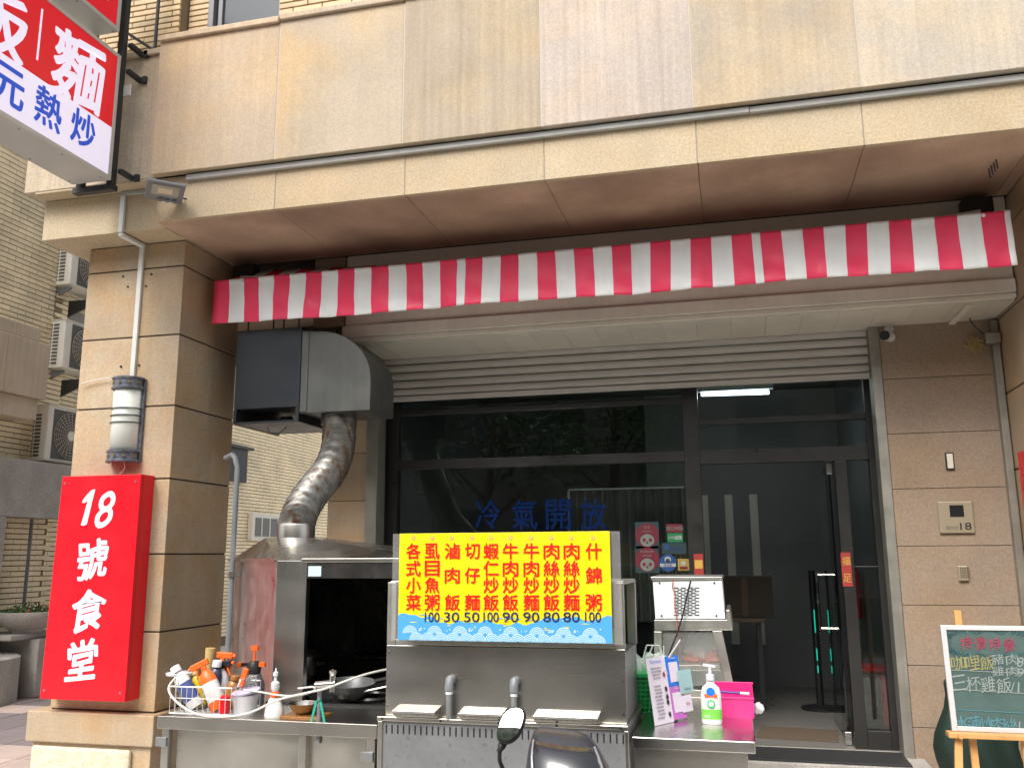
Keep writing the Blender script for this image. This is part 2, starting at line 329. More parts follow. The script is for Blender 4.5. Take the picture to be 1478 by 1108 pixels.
LJ = [-3.755, -2.853, -1.938, -1.028, -.108, .815, 1.735, 2.6]
for i in range(len(LJ)-1):
    part('lintel_panel', MB().box(LJ[i]+.003, LJ[i+1]-.003, 5.0, 5.04, 3.752, 4.066), M['lintel'], B, bevel=.003)
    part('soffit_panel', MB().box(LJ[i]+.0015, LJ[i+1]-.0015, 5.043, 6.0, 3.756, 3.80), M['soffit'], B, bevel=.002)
part('lintel_joint', MB().box(-3.75, 2.6, 5.003, 5.04, 3.756, 4.06), M['seal2'], B)
part('structure_core', MB().box(-3.75, 2.6, 5.045, 6.0, 3.81, 4.9).box(-4.7, -3.76, 5.21, 6.0, 4.07, 4.9).box(-4.6, 2.6, 6.002, 6.7, 3.75, 5.6).box(-4.6, 2.6, 6.702, 12, 3.3, 9), M['joint'], B)
part('underside_slab', MB().box(-4.75, -3.76, 4.985, 5.3, 4.055, 4.068), M['lintel'], B)
part('capital_block', MB().box(-4.775, -3.757, 5.115, 6.3, 3.753, 4.052), M['lintel'], B, bevel=.004, label='square stone capital block above the column')
# beam running back from the column over the alley side opening
part('rear_beam', MB().box(-4.5, -2.85, 6.2, 6.9, 3.42, 3.749), M['wallst'], B, bevel=.004)
part('rear_beam', MB().box(-3.05, -2.8, 6.0, 6.6, 3.20, 3.75), M['wallst'], B, bevel=.004)
# tiled wall set back above the coping (real tiles)
part('tiled_wall_backing', MB().box(-4.8, -3.79, 5.17, 5.3, 5.05, 6.2).box(-3.79, -3.60, 5.27, 5.4, 5.05, 6.2).box(-2.98, 2.6, 5.17, 5.3, 5.05, 6.2).box(-3.60, -2.98, 5.35, 5.45, 5.05, 6.2), M['tilejoint'], B)
proto = None
def tilerow(x0, x1, y, z, w=.225, h=.036, st=0):
    global proto
    x = x0 - (st % 2)*w*.5
    while x < x1 - .02:
        a = max(x, x0); b = min(x+w-.006, x1)
        if b-a > .03:
            if abs((b-a)-(w-.006)) < 1e-4 and proto is not None: dup(proto, (a-proto['x0'], y-proto['y0'], z-proto['z0']))
            else:
                t_ = part('tile', MB().box(a, b, y, y+.02, z, z+h), M['tile'], B, bevel=.003)
                if abs((b-a)-(w-.006)) < 1e-4 and proto is None: proto = t_; t_['x0'] = a; t_['y0'] = y; t_['z0'] = z
        x += w
for k in range(12):
    z = 5.06 + k*.046
    tilerow(-4.75, -3.79, 5.15, z, st=k); tilerow(-3.78, -3.61, 5.25, z, st=0); tilerow(-2.975, -1.7, 5.15, z, st=k)
for o in B.children:
    for k_ in ('x0', 'y0', 'z0'):
        if k_ in o: del o[k_]
wf = part('window_frame', MB().box(-3.60, -3.555, 5.22, 5.3, 5.1, 6).box(-3.02, -2.985, 5.22, 5.3, 5.1, 6).box(-3.555, -3.02, 5.22, 5.3, 5.1, 5.14).box(-3.535, -3.50, 5.25, 5.31, 5.14, 6), M['pipeg'], B, bevel=.003)
part('pane', MB().box(-3.50, -3.02, 5.27, 5.276, 5.14, 6), M['oppd'], wf)
for x in (-4.12,): pass
R_ = thing('window_railing', 'thin dark iron rail with a diagonal brace behind the projecting sign', 'railing', (-4.0, 5.05, 5.04))
part('post', MB().tube([(-3.90, 5.05, 5.045), (-3.90, 5.05, 6.0)], .012), M['iron'], R_, smooth=True)
part('brace', MB().tube([(-3.90, 5.05, 5.09), (-4.35, 5.02, 5.42)], .011), M['iron'], R_, smooth=True)
part('bottom_rail', MB().tube([(-4.6, 5.05, 5.07), (-3.80, 5.05, 5.07)], .01), M['iron'], R_, smooth=True)
# front wall of the shop: pilaster, right wall, both with stone courses; far column
CO = [0.0, .39, .775, 1.158, 1.541, 1.922, 2.298, 2.681, 3.07, 3.45]
for i in range(len(CO)-1):
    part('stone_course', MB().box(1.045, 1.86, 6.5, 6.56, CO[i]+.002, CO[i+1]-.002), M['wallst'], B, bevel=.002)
    part('stone_course', MB().box(-3.12, -2.80, 6.5, 6.9, CO[i]+.002, CO[i+1]-.002), M['column'], B, bevel=.003)
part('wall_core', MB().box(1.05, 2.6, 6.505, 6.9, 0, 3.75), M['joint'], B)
part('wall_core', MB().box(-3.115, -2.805, 6.505, 6.9, 0, 3.5), M['joint'], B)
def column(x0, x1, y0, y1, label, full=True):
    c = thing('stone_column', label, 'column', ((x0+x1)/2, y0, 0))
    zs = [.505+.51*k for k in range(7)]
    part('core', MB().box(x0+.008, x1-.008, y0+.008, y1-.008, .0, 3.75), M['joint'], c)
    for k, z in enumerate(zs):
        zt = zs[k+1]-.008 if k < 6 else 3.749
        part('block', MB().box(x0, x1, y0, y1, z, zt-.003), M['column'], c, bevel=.004)
    # a mitre line near each arris
    part('ledge', MB().box(x0-.12, x1+.05, y0-.07, y1+.05, .30, .495), M['column'], c, bevel=.008)
    part('plinth', MB().box(x0-.08, x1+.02, y0-.04, y1+.02, -.012, .297), M['column'], c, bevel=.004)
    part('rustic_block', MB().box(x0-.06, x1-.11, y0-.075, y0-.041, -.01, .275), M['rustic'], c, bevel=.015)
    return c
c1 = column(-4.56, -3.757, 5.358, 6.11, 'stone clad column carrying the red vertical shop sign')
c2 = column(1.80, 2.62, 5.358, 6.5, 'stone clad column at the right edge beside the chalkboard')
h = MB()
for px, py in ((178,399),(219,396),(185,414),(211,413),(175,529),(201,527)):
    p = PY(px, py, 5.358); h.tube([(p.x, 5.35, p.z), (p.x, 5.357, p.z)], .008, 8)
part('bolt_hole', h, M['black'], c1)
# ------------------------------------------------------------------ cream shutter box and ceiling
F = thing('shutter_box', 'cream painted shutter housing under the stone soffit behind the awning', 'box', (-.6, 6.0, 3.07))
part('front_panel', MB().box(-2.78, 1.79, 6.005, 6.03, 3.20, 3.752), M['cream'], F, bevel=.003)
part('light_strip', MB().box(-2.80, 1.79, 5.975, 6.03, 3.105, 3.195), M['cream'], F, bevel=.006)
part('lower_strip', MB().box(-2.79, 1.79, 5.99, 6.03, 3.072, 3.102), M['cream'], F, bevel=.004)
x = -2.78; k = 0
while x < 1.78:
    x2 = min(x+.235, 1.79)
    part('ceiling_panel', MB().box(x+.0008, x2-.0008, 6.03, 6.62, 3.06, 3.075), M['creamceil'], F, bevel=.002); x = x2
part('end_cap', MB().box(-2.80, -2.782, 6.03, 6.5, 3.06, 3.75), M['cream'], F)
part('batten', MB().box(1.50, 1.54, 6.03, 6.5, 3.04, 3.058), M['cream'], F, bevel=.003)
# roller shutter
SH = thing('roller_shutter', 'half raised cream roller shutter above the dark glass shopfront', 'shutter', (-.85, 6.6, 2.7))
zb = PY(900, 563, 6.6).z
k = 0
slat = None
z = zb + .035
while z < 3.06:
    prof = [(6.60, z+.004), (6.588, z+.012), (6.582, z+.035), (6.588, z+.055), (6.60, z+.062), (6.61, z+.062), (6.61, z+.004)]
    if slat is None: slat = part('slat', MB().prism(prof, 'YZ', -2.70, .975), M['shutter'], SH, smooth=False); s0 = z
    else: dup(slat, (0, 0, z-s0))
    z += .0655
part('bottom_bar', MB().box(-2.70, .975, 6.575, 6.612, zb-.005, zb+.033), M['shutter'], SH, bevel=.004)
for x0, x1, nm in ((-2.80, -2.705, 'left'), (.978, 1.042, 'right')):
    part('guide_rail', MB().box(x0, x1, 6.49, 6.51, .02, 3.06).box(x0, x0+.02, 6.51, 6.66, .02, 3.06).box(x1-.02, x1, 6.51, 6.66, .02, 3.06), M['rail'], SH, bevel=.003)
# ------------------------------------------------------------------ glass shopfront
G = thing('glass_shopfront', 'dark framed glass shopfront with transom panes and an open doorway', 'shopfront', (-.85, 6.75, .2))
Y0, Y1 = 6.72, 6.80
def bar(x0, x1, z0_, z1_, nm='frame_bar', y0=Y0, y1=Y1): return part(nm, MB().box(x0, x1, y0, y1, z0_, z1_), M['frame'], G, bevel=.003)
bar(-2.72, -2.625, .2, 2.95); bar(.945, 1.02, .2, 2.95); mull = bar(-.345, -.232, .2, 2.95)
bar(-2.624, -.346, 2.615, 2.66); bar(-2.624, -.346, 2.175, 2.25); bar(-2.624, -.346, .2, .30); bar(-2.624, .944, 2.93, 3.0)
bar(-.231, .944, 2.445, 2.485); bar(-.231, .944, 2.15, 2.25); bar(.71, .79, .2, 2.149)
bar(.791, .944, .2, .32); bar(.791, .944, 1.40, 1.408)
def pane(x0, x1, z0_, z1_, y=6.757): return part('pane', MB().box(x0, x1, y, y+.008, z0_, z1_), M['glass'], G)
pane(-2.624, -.346, 2.661, 2.929); pane(-2.624, -.346, 2.251, 2.614); main = pane(-2.624, -.346, .301, 2.174)
pane(-.231, .944, 2.486, 2.929); pane(-.231, .944, 2.251, 2.444); pane(.791, .944, .321, 1.399); pane(.791, .944, 1.409, 2.149)
# opened door leaf swung inward, hinged at the right jamb
dr = part('door', MB().box(.672, .684, 6.83, 7.72, .22, 2.13), M['glass'], G, label='frameless glass door leaf swung open into the shop')
part('handle', MB().tube([(.60,7.55,1.35),(.60,7.55,.9)], .012).tube([(.60,7.55,1.33),(.67,7.55,1.33)], .01).tube([(.60,7.55,.92),(.67,7.55,.92)], .01)
     .tube([(.75,7.55,1.35),(.75,7.55,.9)], .012).tube([(.75,7.55,1.33),(.68,7.55,1.33)], .01).tube([(.75,7.55,.92),(.68,7.55,.92)], .01), M['steelhi'], dr, smooth=True)
part('pivot', MB().box(.655, .70, 6.81, 6.90, .205, .29).box(.66, .70, 6.81, 6.90, 2.06, 2.14), M['steelhi'], dr, bevel=.003)
# ------------------------------------------------------------------ shop interior
SR = thing('shop_room', 'dim dining room seen through the glass and the open door', 'room', (-.8, 9, .2))
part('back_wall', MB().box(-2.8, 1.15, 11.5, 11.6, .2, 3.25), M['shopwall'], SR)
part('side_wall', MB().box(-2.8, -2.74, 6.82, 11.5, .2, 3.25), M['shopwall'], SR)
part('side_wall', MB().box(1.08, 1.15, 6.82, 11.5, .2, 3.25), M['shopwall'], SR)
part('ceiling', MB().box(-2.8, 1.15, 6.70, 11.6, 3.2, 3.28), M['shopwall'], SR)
part('partition', MB().box(-.9, 1.07, 9.6, 9.68, .2, 3.19), M['shopwall'], SR)
for x in (-.6, -.35, -.1, .15): part('wall_strip', MB().box(x, x+.08, 9.57, 9.598, .6, 2.1), M['cream'], SR)
a = PY(1012, 569, 8.2); b = PY(1110, 566, 8.2)
tl = thing('tube_lamp', 'lit white fluorescent tube on the shop ceiling', 'lamp', ((a.x+b.x)/2, 8.2, a.z))
part('tube', MB().tube([a, b], .018, 10), M['tube'], tl, smooth=True)
part('fitting', MB().box(a.x-.04, b.x+.04, 8.17, 8.23, a.z+.02, a.z+.07), M['white'], tl, bevel=.004)
pl = bpy.data.lights.new('tube_glow', 'AREA'); pl.shape = 'RECTANGLE'; pl.size = .9; pl.size_y = .04; pl.energy = 2; pl.color = (.85,.95,1)
plo = bpy.data.objects.new('tube_glow', pl); COL.objects.link(plo); plo.location = ((a.x+b.x)/2, 8.2, a.z-.03)
# interior board with pale frame behind the glass
p0 = PY(823, 708, 7.6); p1 = PY(993, 830, 7.6)
bd = thing('curtain_screen', 'grey pleated screen with a pale edge hanging behind the main glass', 'screen', ((p0.x+p1.x)/2, 7.6, 1.2))
n_ = 26
part('pleats', MB().grid(lambda u, v: (p0.x+(p1.x-p0.x)*u, 7.62+.02*math.sin(u*n_*math.pi), .95+(p0.z-.95)*v), n_*3, 1), mat('pleat_grey', (.11,.105,.10), .7), bd, solid=.004)
part('edge', MB().box(p0.x-.012, p1.x, 7.58, 7.6, p0.z, p0.z+.015).box(p0.x-.02, p0.x-.004, 7.58, 7.6, .95, p0.z), M['white'], bd)
def table(x, y, lab):
    t = thing('dining_table', lab, 'table', (x, y, .2))
    part('top', MB().box(x-.35, x+.35, y-.3, y+.3, .92, .95), M['cardboard'], t, bevel=.004)
    for sx in (-.3, .3):
        for sy in (-.25, .25): part('leg', MB().box(x+sx-.02, x+sx+.02, y+sy-.02, y+sy+.02, .2, .918), M['iron'], t)
table(-.15, 8.4, 'dark dining table just inside the open door'); table(-1.6, 8.6, 'dark dining table behind the yellow menu board')
bx = thing('cardboard_box', 'brown cardboard box standing on the table inside the doorway', 'box', (.0, 8.4, .95))
part('carton', MB().box(-.2, .28, 8.2, 8.6, .952, 1.30), mat('carton_brown', (.05,.038,.028), .8), bx, bevel=.004); part('tape', MB().box(.02, .07, 8.195, 8.199, .96, 1.29), M['cardboard'], bx)
st = thing('plastic_stool', 'red plastic stool beside the glass door leaf', 'stool', (.95, 7.6, .2))
part('seat', MB().lathe((.93, 7.5, .62), [(.15,0),(.16,.01),(.16,.03),(.14,.04)], 20), M['red'], st, smooth=True)
for q in range(4):
    a_ = q*math.pi/2+.78; part('leg', MB().bar((.93+.11*math.cos(a_),7.5+.11*math.sin(a_),.62),(.93+.16*math.cos(a_),7.5+.16*math.sin(a_),.2), .03, .03), M['red'], st)
fe = thing('fire_extinguisher', 'red fire extinguisher hung on the wall inside the door', 'extinguisher', (1.0, 8.6, .9))
part('cylinder', MB().lathe((.98, 8.6, .92), [(.0,0),(.07,.01),(.075,.05),(.075,.40),(.04,.47),(.02,.5),(.02,.53)], 16), M['red'], fe, smooth=True)
part('valve', MB().box(.95, 1.0, 8.55, 8.64, 1.45, 1.49).tube([(.98,8.56,1.46),(.94,8.5,1.35),(.92,8.52,1.15)], .01), M['black'], fe)
hp = MB(); hp.lathe((.52, 8.9, 1.3), [(.0,0),(.0,0)], 3)
lf = thing('light_fan', 'standing device with green glowing strips inside the door', 'lamp', (.62, 8.3, .2))
part('post', MB().tube([(.62,8.3,.2),(.62,8.3,1.35)], .03, 10), M['black'], lf, smooth=True)
part('foot', MB().lathe((.62,8.3,.2), [(.16,0),(.16,.02),(.05,.04)], 18), M['black'], lf, smooth=True)
for za, zb_ in ((.83,1.02), (.60,.70), (.50,.56)): part('glow_strip', MB().box(.612, .62, 8.255, 8.268, za, zb_), M['led'], lf)
# lettering on the glass 冷氣開放
lg = MB()
for ch, px in zip('冷氣開放', (704, 757, 806, 856)):
    p = PY(px, 742, 6.75); glyph(lg, ch, (p.x, 6.752, p.z), .20, .23, off=.025)
part('lettering', lg, M['skyblue'], G, recalc=False)
# stickers on the glass
def disc(mb, c, r, mi=0, n=28, t=.001, sx=1):
    mb.prism([(c[0]+r*sx*math.cos(2*math.pi*k/n), c[2]+r*math.sin(2*math.pi*k/n)) for k in range(n)], 'XZ', c[1], c[1]-t, mi)
def rect(mb, px0, py0, px1, py1, Y, mi=0, t=.001):
    a = PY(px0, py0, Y); b = PY(px1, py1, Y); mb.box(a.x, b.x, Y-t, Y, b.z, a.z, mi); return a, b
stk_mats = [mat('sticker_red', (.13,.006,.018), .5), mat('sticker_pale', (.16,.18,.16), .5), mat('sticker_ink', (.03,.012,.016), .5), mat('sticker_green', (.006,.16,.05), .5), mat('sticker_blue', (.01,.05,.17), .5), mat('sticker_yellow', (.30,.21,.03), .5), mat('sticker_teal', (.012,.035,.04), .5), mat('sticker_white', (.32,.33,.33), .5)]  # colours darkened to stand in for the dimmer light behind the glass
def panda(name, px, py, lab, t1, t2):
    c = PY(px, py, 6.748); mb = MB(); y = 6.752
    mb.box(c.x-.088, c.x+.088, y-.0005, y, c.z-.098, c.z+.098, 6); disc(mb, (c.x, y-.001, c.z), .088, 0)
    string(mb, t1, (c.x, y-.0035, c.z+.058), .022, mi=1); string(mb, t2, (c.x, y-.0035, c.z+.028), .016, mi=1)
    for sx in (-1, 1): disc(mb, (c.x+sx*.034, y-.0025, c.z-.008), .013, 2)
    disc(mb, (c.x, y-.003, c.z-.038), .046, 1, sx=1.12)
    for sx in (-1, 1): disc(mb, (c.x+sx*.023, y-.0045, c.z-.035), .014, 0, sx=.9)
    disc(mb, (c.x, y-.0045, c.z-.055), .008, 2)
    o = part(name, mb, stk_mats, recalc=True); o.location.z = o.location.z
    tag(o, lab, 'sticker', 'panda stickers on the glass')
panda('window_sticker', 934, 772, 'upper round red panda sticker on the main glass', '外送', 'foodpanda')
panda('window_sticker', 934, 807, 'lower round red panda sticker on the main glass', 'foodpanda', '合作店家')
def sticker(lab, px0, py0, px1, py1, build, bgm):
    mb = MB(); a, b = rect(mb, px0, py0, px1, py1, 6.752, bgm); build(mb, a, b); tag(part('window_sticker', mb, stk_mats), lab, 'sticker')
mid = lambda a, b, fz=.5, fx=.5: (a.x+(b.x-a.x)*fx, 6.7495, b.z+(a.z-b.z)*fz)
sticker('small red rectangular sticker above the green one', 962, 756, 985, 768, lambda m, a, b: string(m, '超口味館', mid(a, b), .03, mi=1), 0)
sticker('small green rectangular payment sticker', 963, 769, 986, 782, lambda m, a, b: (m.box((a.x+b.x)/2, b.x-.01, 6.749, 6.7505, b.z+.02, a.z-.02, 7), string(m, 'LINE', mid(a, b, .5, .27), .018, mi=7), string(m, 'Pay', mid(a, b, .5, .7), .02, mi=3, n_off=.0015)), 3)
sticker('dark teal sticker between the green one and the round blue one', 955, 783, 991, 799, lambda m, a, b: (disc(m, mid(a, b, .6, .2), .02, 4), string(m, 'Pi 拍錢包', mid(a, b, .4, .6), .02, mi=4)), 6)
sticker('small yellow square sticker beside the round blue one', 978, 806, 995, 823, lambda m, a, b: (m.box(a.x+.012, b.x-.012, 6.749, 6.7505, b.z+.01, b.z+.028, 0), disc(m, mid(a, b, .62), .018, 7)), 5)
mb = MB(); c = PY(964, 812, 6.752); disc(mb, c, .063, 4); mb.box(c.x-.058, c.x+.058, 6.7485, 6.7505, c.z-.028, c.z-.004, 7); string(mb, '歐付寶', (c.x, 6.747, c.z-.016), .018, mi=4)
disc(mb, (c.x, 6.7505, c.z+.025), .022, 7, sx=1.1); disc(mb, (c.x, 6.749, c.z+.015), .016, 6)
tag(part('window_sticker', mb, stk_mats), 'round blue and white sticker low on the main glass', 'sticker')
for (px0, py0, px1, py1, ch, lab) in ((1001, 799, 1016, 829, '一', 'small red paper couplet on the mullion above the display case'), (1213, 797, 1231, 846, '福足', 'red paper couplet with gold characters on the door post')):
    a = PY(px0, py0, 6.715); b = PY(px1, py1, 6.715); mb = MB().box(a.x, b.x, 6.713, 6.717, b.z, a.z)
    for i, q in enumerate(ch): glyph(mb, q, ((a.x+b.x)/2, 6.7115, a.z-(a.z-b.z)*(i+.5)/len(ch)), .055, .06, mi=1, off=.01)
    tag(part('red_couplet', mb, [M['couplet'], M['gold']]), lab, 'paper')
# ------------------------------------------------------------------ awning
AX = [306.3,327.5,349.6,370.8,393.8,416.3,440,462.7,487,510.7,535,559.7,585,609.3,635,660.2,672.4,697,723.3,748.9,776,802.5,829.7,857.3,884.9,912.9,941.3,971,999.8,1029.8,1059.5,1088.7,1101,1131.8,1163,1193.8,1225.6,1256.8,1289,1321.8,1355.6,1388.8,1422.8,1457.2,1466]
AXx = [PY(px, 469-(px-308)*.0769, 5.6).x for px in AX]
AW = thing('awning', 'red and white striped fabric awning with a hanging valance over the shopfront', 'awning', (-.98, 5.8, 3.17))
ss = []
for i in range(len(AXx)-1):
    for k in range(3): ss.append((AXx[i]+(AXx[i+1]-AXx[i])*k/3, i % 2))
ss.append((AXx[-1], 0))
wv = lambda x, z: .010*math.sin(x*9+z*6)+.006*math.sin(x*23+2)+.004*math.sin(x*41-z*20)+.003*math.sin(z*40+x*13)
def valf(u, v):
    i = int(round(u*(len(ss)-1))); x = ss[i][0]; z = 3.505-.335*v+.006*math.sin(x*3.1)*(v)
    return (x+.012*math.sin(x*5)*v, 5.60+wv(x, z)*(.25+.75*v)-.009*(v < .11)+.002*math.sin(x*60)*(v < .11), z)
part('valance', MB().grid(valf, len(ss)-1, 18, lambda i, j: ss[i][1]), [M['awred'], M['awwhite']], AW, smooth=True, solid=.002)
def canf(u, v):
    i = int(round(u*(len(ss)-1))); x = ss[i][0]
    rise = .115+.085*max(0, 1-(x+3.65)/2.6)
    return (x, 5.612+.39*v, 3.497+rise*v-.02*math.sin(v*math.pi)+.003*math.sin(x*5)*v)
part('canopy', MB().grid(canf, len(ss)-1, 6, lambda i, j: ss[i][1]), [M['awred'], M['awwhite']], AW, smooth=True, solid=.002)
part('front_bar', MB().tube([(-3.64, 5.622, 3.478), (1.69, 5.622, 3.478)], .016, 10), M['alu'], AW, smooth=True)
part('roller', MB().tube([(-3.6, 5.95, 3.58), (1.64, 5.95, 3.58)], .03, 12), M['alu'], AW, smooth=True)
part('end_flap', MB().grid(lambda u, v: (-3.652-.004*math.sin(v*7), 5.60+.28*u, 3.505+.10*u-(.335-.12*u)*v), 5, 5), M['awred'], AW, solid=.002)
for x, s in ((-3.60, 1), (1.60, -1)):
    br = part('roller_bracket', MB().box(x-.09, x+.09, 5.88, 5.99, 3.61, 3.72), M['iron'], AW, bevel=.01)
    part('arm', MB().bar((x, 5.86, 3.60), (x+s*.55, 5.72, 3.50), .03, .04).bar((x+s*.55, 5.72, 3.50), (x+s*.08, 5.62, 3.49), .03, .035), M['white'], AW, bevel=.004)
for x in (PY(352, 403, 5.6).x, PY(1418, 308, 5.6).x):
    part('grommet', MB().tube([(x, 5.585, 3.485), (x, 5.594, 3.485)], .012, 12), M['steelhi'], AW, smooth=True)
# ------------------------------------------------------------------ exhaust fan box, elbow and flexible duct
E_ = thing('exhaust_fan', 'black square extractor box with a grey curved elbow hung below the awning', 'extractor', (-3.2, 5.7, 2.44))
part('fan_housing', MB().box(-3.506, -2.985, 5.7, 6.35, 2.549, 3.135), M['blackm'], E_, bevel=.004)
part('side_skirt', MB().box(-3.506, -3.482, 5.7, 6.35, 2.441, 2.547), M['blackm'], E_, bevel=.002)
part('side_skirt', MB().box(-3.009, -2.985, 5.7, 6.35, 2.441, 2.547), M['blackm'], E_, bevel=.002)
part('opening_rim', MB().box(-3.481, -3.010, 5.71, 5.73, 2.441, 2.456), M['blackm'], E_)
part('base_plate', MB().box(-3.48, -3.011, 5.735, 6.3, 2.444, 2.454), M['duct'], E_)
part('motor', MB().tube([(-3.28, 6.0, 2.50), (-3.2, 6.0, 2.50)], .035, 12), M['steelgrey'], E_, smooth=True)
arc = [(-2.981, 3.108), (-2.882, 3.097)]
ex, ez = -2.441, 2.656
for k in range(1, 9):
    t = k/8*math.pi/2; arc.append((-2.882+(ex+2.882)*math.sin(t), ez+.06+(3.097-ez-.06)*math.cos(t)))
poly = arc+[(-2.441, 2.50), (-2.981, 2.50)]
part('elbow', MB().prism(poly, 'XZ', 5.705, 6.15), M['duct'], E_, smooth=True, bevel=.004)
part('elbow_seam', MB().box(-2.977, -2.925, 5.698, 5.704, 2.51, 3.097), M['duct'], E_, bevel=.001)
for x, y in ((-3.66, 6.1), (-3.44, 6.1), (-3.22, 6.1), (-2.90, 6.1), (-3.46, 6.3), (-3.02, 6.3)):
    part('hanger_rod', MB().tube([(x, y, 3.0), (x, y, 3.75)], .006, 6), M['iron'], E_, smooth=True)
part('wire', MB().tube([(-3.34,5.9,2.44),(-3.32,5.9,2.40),(-3.25,5.9,2.39),(-3.2,5.9,2.42),(-3.18,5.9,2.443)], .003, 5), M['iron'], E_)
FD = thing('flexible_duct', 'ribbed galvanised flexible duct curving down in an s shape with grease stains', 'duct', (-2.6, 5.2, 1.6))
pts_px = [(490, 583, 5.88), (490, 615, 5.85), (487, 650, 5.75), (475, 680, 5.6), (455, 705, 5.4), (438, 730, 5.2), (430, 750, 5.05), (427, 764, 4.97), (427, 778, 4.93)]
cp = [PY(x, y, Y) for x, y, Y in pts_px]
def cr_spline(P, n):
    out = []; P = [P[0]*2-P[1]]+P+[P[-1]*2-P[-2]]
    for i in range(1, len(P)-2):
        for k in range(n):
            t = k/n; p0, p1, p2, p3 = P[i-1], P[i], P[i+1], P[i+2]
            out.append(.5*((2*p1)+(p2-p0)*t+(2*p0-5*p1+4*p2-p3)*t*t+(3*p1-p0-3*p2+p3)*t**3))
    out.append(P[-2]); return out
sp = cr_spline(cp, 20)
part('ribbed_hose', MB()  .tube(sp, [.118-.014*i/len(sp)+.0045*(1 if (i//1) % 2 else -1)+.002*math.sin(i*.7) for i in range(len(sp))], 28), M['flex'], FD, smooth=True)
part('collar', MB().lathe((cp[0].x, cp[0].y, 2.43), [(.128,0),(.128,.075)], 28), M['duct'], FD, smooth=True)
part('lower_collar', MB().lathe((cp[-1].x, cp[-1].y, cp[-1].z-.02), [(.112,0),(.112,.10),(.109,.11)], 28), M['steel'], FD, smooth=True)
# ------------------------------------------------------------------ stainless cooking hood enclosure
B_ = Vector((-2.143, 4.2)); C_ = Vector((-1.40, 4.2)); D_ = Vector((-1.40, 5.45)); S_ = Vector((PY(396, 900, 4.2).x, 4.2))
t_ = (S_.x+.6075*4.2)/(.66-.75*.6075); A_ = S_+Vector((-.66, .75))*t_; E2 = Vector((A_.x+.2, D_.y))
H = thing('cooking_hood', 'stainless cooking enclosure with a pyramid roof and a blackened opening', 'hood', (-2.2, 4.8, 0))
zt = 1.478; n2 = (B_-A_).normalized(); nn = Vector((n2.y, -n2.x)); nn = -nn if nn.dot(Vector((1,1))) > 0 else nn
def wall2(a, b, z0_, z1_, t, nm, m, bev=.002, out=None):
    a = Vector(a); b = Vector(b); d = (b-a).normalized(); n = Vector((d.y, -d.x))*t
    return part(nm, MB().prism([(a.x,a.y),(b.x,b.y),(b.x+n.x,b.y+n.y),(a.x+n.x,a.y+n.y)], 'XY', z0_, z1_), m, H, bevel=bev)
split = S_
wall2(A_, split, 0, zt, -.012, 'side_panel', mat('stainless_side', (.50,.49,.46), .34, 1, var=.2, vscale=4, streak=.15))
wall2(split, B_, 0, zt, -.012, 'side_panel', M['steel'])
part('corner_post', MB().box(B_.x-.005, B_.x+.03, B_.y-.01, B_.y+.03, 0, zt), M['steel'], H, bevel=.002)
wall2(E2, D_, 0, zt, .012, 'back_panel', M['grime']); wall2(A_, E2, 0, zt, .012, 'back_panel', M['black']); wall2(D_, C_, 0, zt, .012, 'end_panel', M['grime'])
for z in (.55,.95): pass
part('front_lintel', MB().box(B_.x+.03, C_.x, B_.y-.01, B_.y+.01, 1.39, zt), M['grime'], H, bevel=.002)
cx, cy = cp[-1].x, cp[-1].y; r = .13
T = [(cx-r, cy+r), (cx-r, cy-r), (cx+r, cy-r), (cx+r, cy+r)]
zh = PY(430, 776, 4.93).z
roof = MB()
ring = [A_, S_, B_, C_, D_, E2]
vs = [(p.x, p.y, zt) for p in ring]+[(x, y, zh) for x, y in T]
roof.add(vs, [(0,1,7,6), (1,2,7), (2,3,8,7), (3,4,9,8), (4,5,6,9), (5,0,6)])
part('roof', roof, M['steelhi'], H, solid=.004)
part('roof_rim', MB().bar((A_.x,A_.y,zt), (S_.x,S_.y,zt), .03, .02), M['steel'], H, bevel=.002)
part('roof_rim', MB().bar((B_.x,B_.y,zt), (C_.x,C_.y,zt), .03, .02), M['steel'], H, bevel=.002)
part('label_plate', MB().box(B_.x+.04, B_.x+.11, B_.y-.014, B_.y-.011, 1.40, 1.45), M['pale'], H)
# inside: shelf, cupboards, stove
part('inner_cupboard', MB().box(-2.25, -1.9, 5.1, 5.28, .95, 1.38).box(-1.89, -1.45, 5.1, 5.28, .95, 1.38), M['grime'], H, bevel=.004)
part('inner_shelf', MB().box(-2.5, -1.42, 4.95, 5.28, .90, .93).tube([(-2.2,4.93,.93),(-1.5,4.93,.93)], .008, 6), M['grime'], H)
part('stove_top', MB().box(-2.12, -1.42, 4.3, 5.2, .70, .76), M['grime'], H, bevel=.004)
ringm = MB()
for x in (-1.9, -1.60): ringm.tube([(x+.12*math.cos(k*.45), 4.55+.12*math.sin(k*.45), .775) for k in range(14)], .012, 6, closed=True)
part('burner_ring', ringm, M['grime'], H, smooth=True)
def pot(x, y, z, r, hh, lab, m, lid=True):
    t = thing('cooking_pot', lab, 'pot', (x, y, z))
    part('body', MB().lathe((x,y,z), [(0,0),(r*.97,0),(r,.01),(r,hh),(r+.008,hh+.004),(r-.004,hh-.002),(r-.006,.02),(0,.015)], 24), m, t, smooth=True)
    for s in (-1, 1): part('handle', MB().tube([(x+s*r, y-.03, z+hh*.75), (x+s*(r+.03), y-.025, z+hh*.78), (x+s*(r+.03), y+.025, z+hh*.78), (x+s*r, y+.03, z+hh*.75)], .005, 6), m, t, smooth=True)
    if lid: part('lid', MB().lathe((x,y,z+hh+.005), [(r,0),(r*.7,.02),(.02,.03),(.015,.05),(0,.055)], 24), m, t, smooth=True)
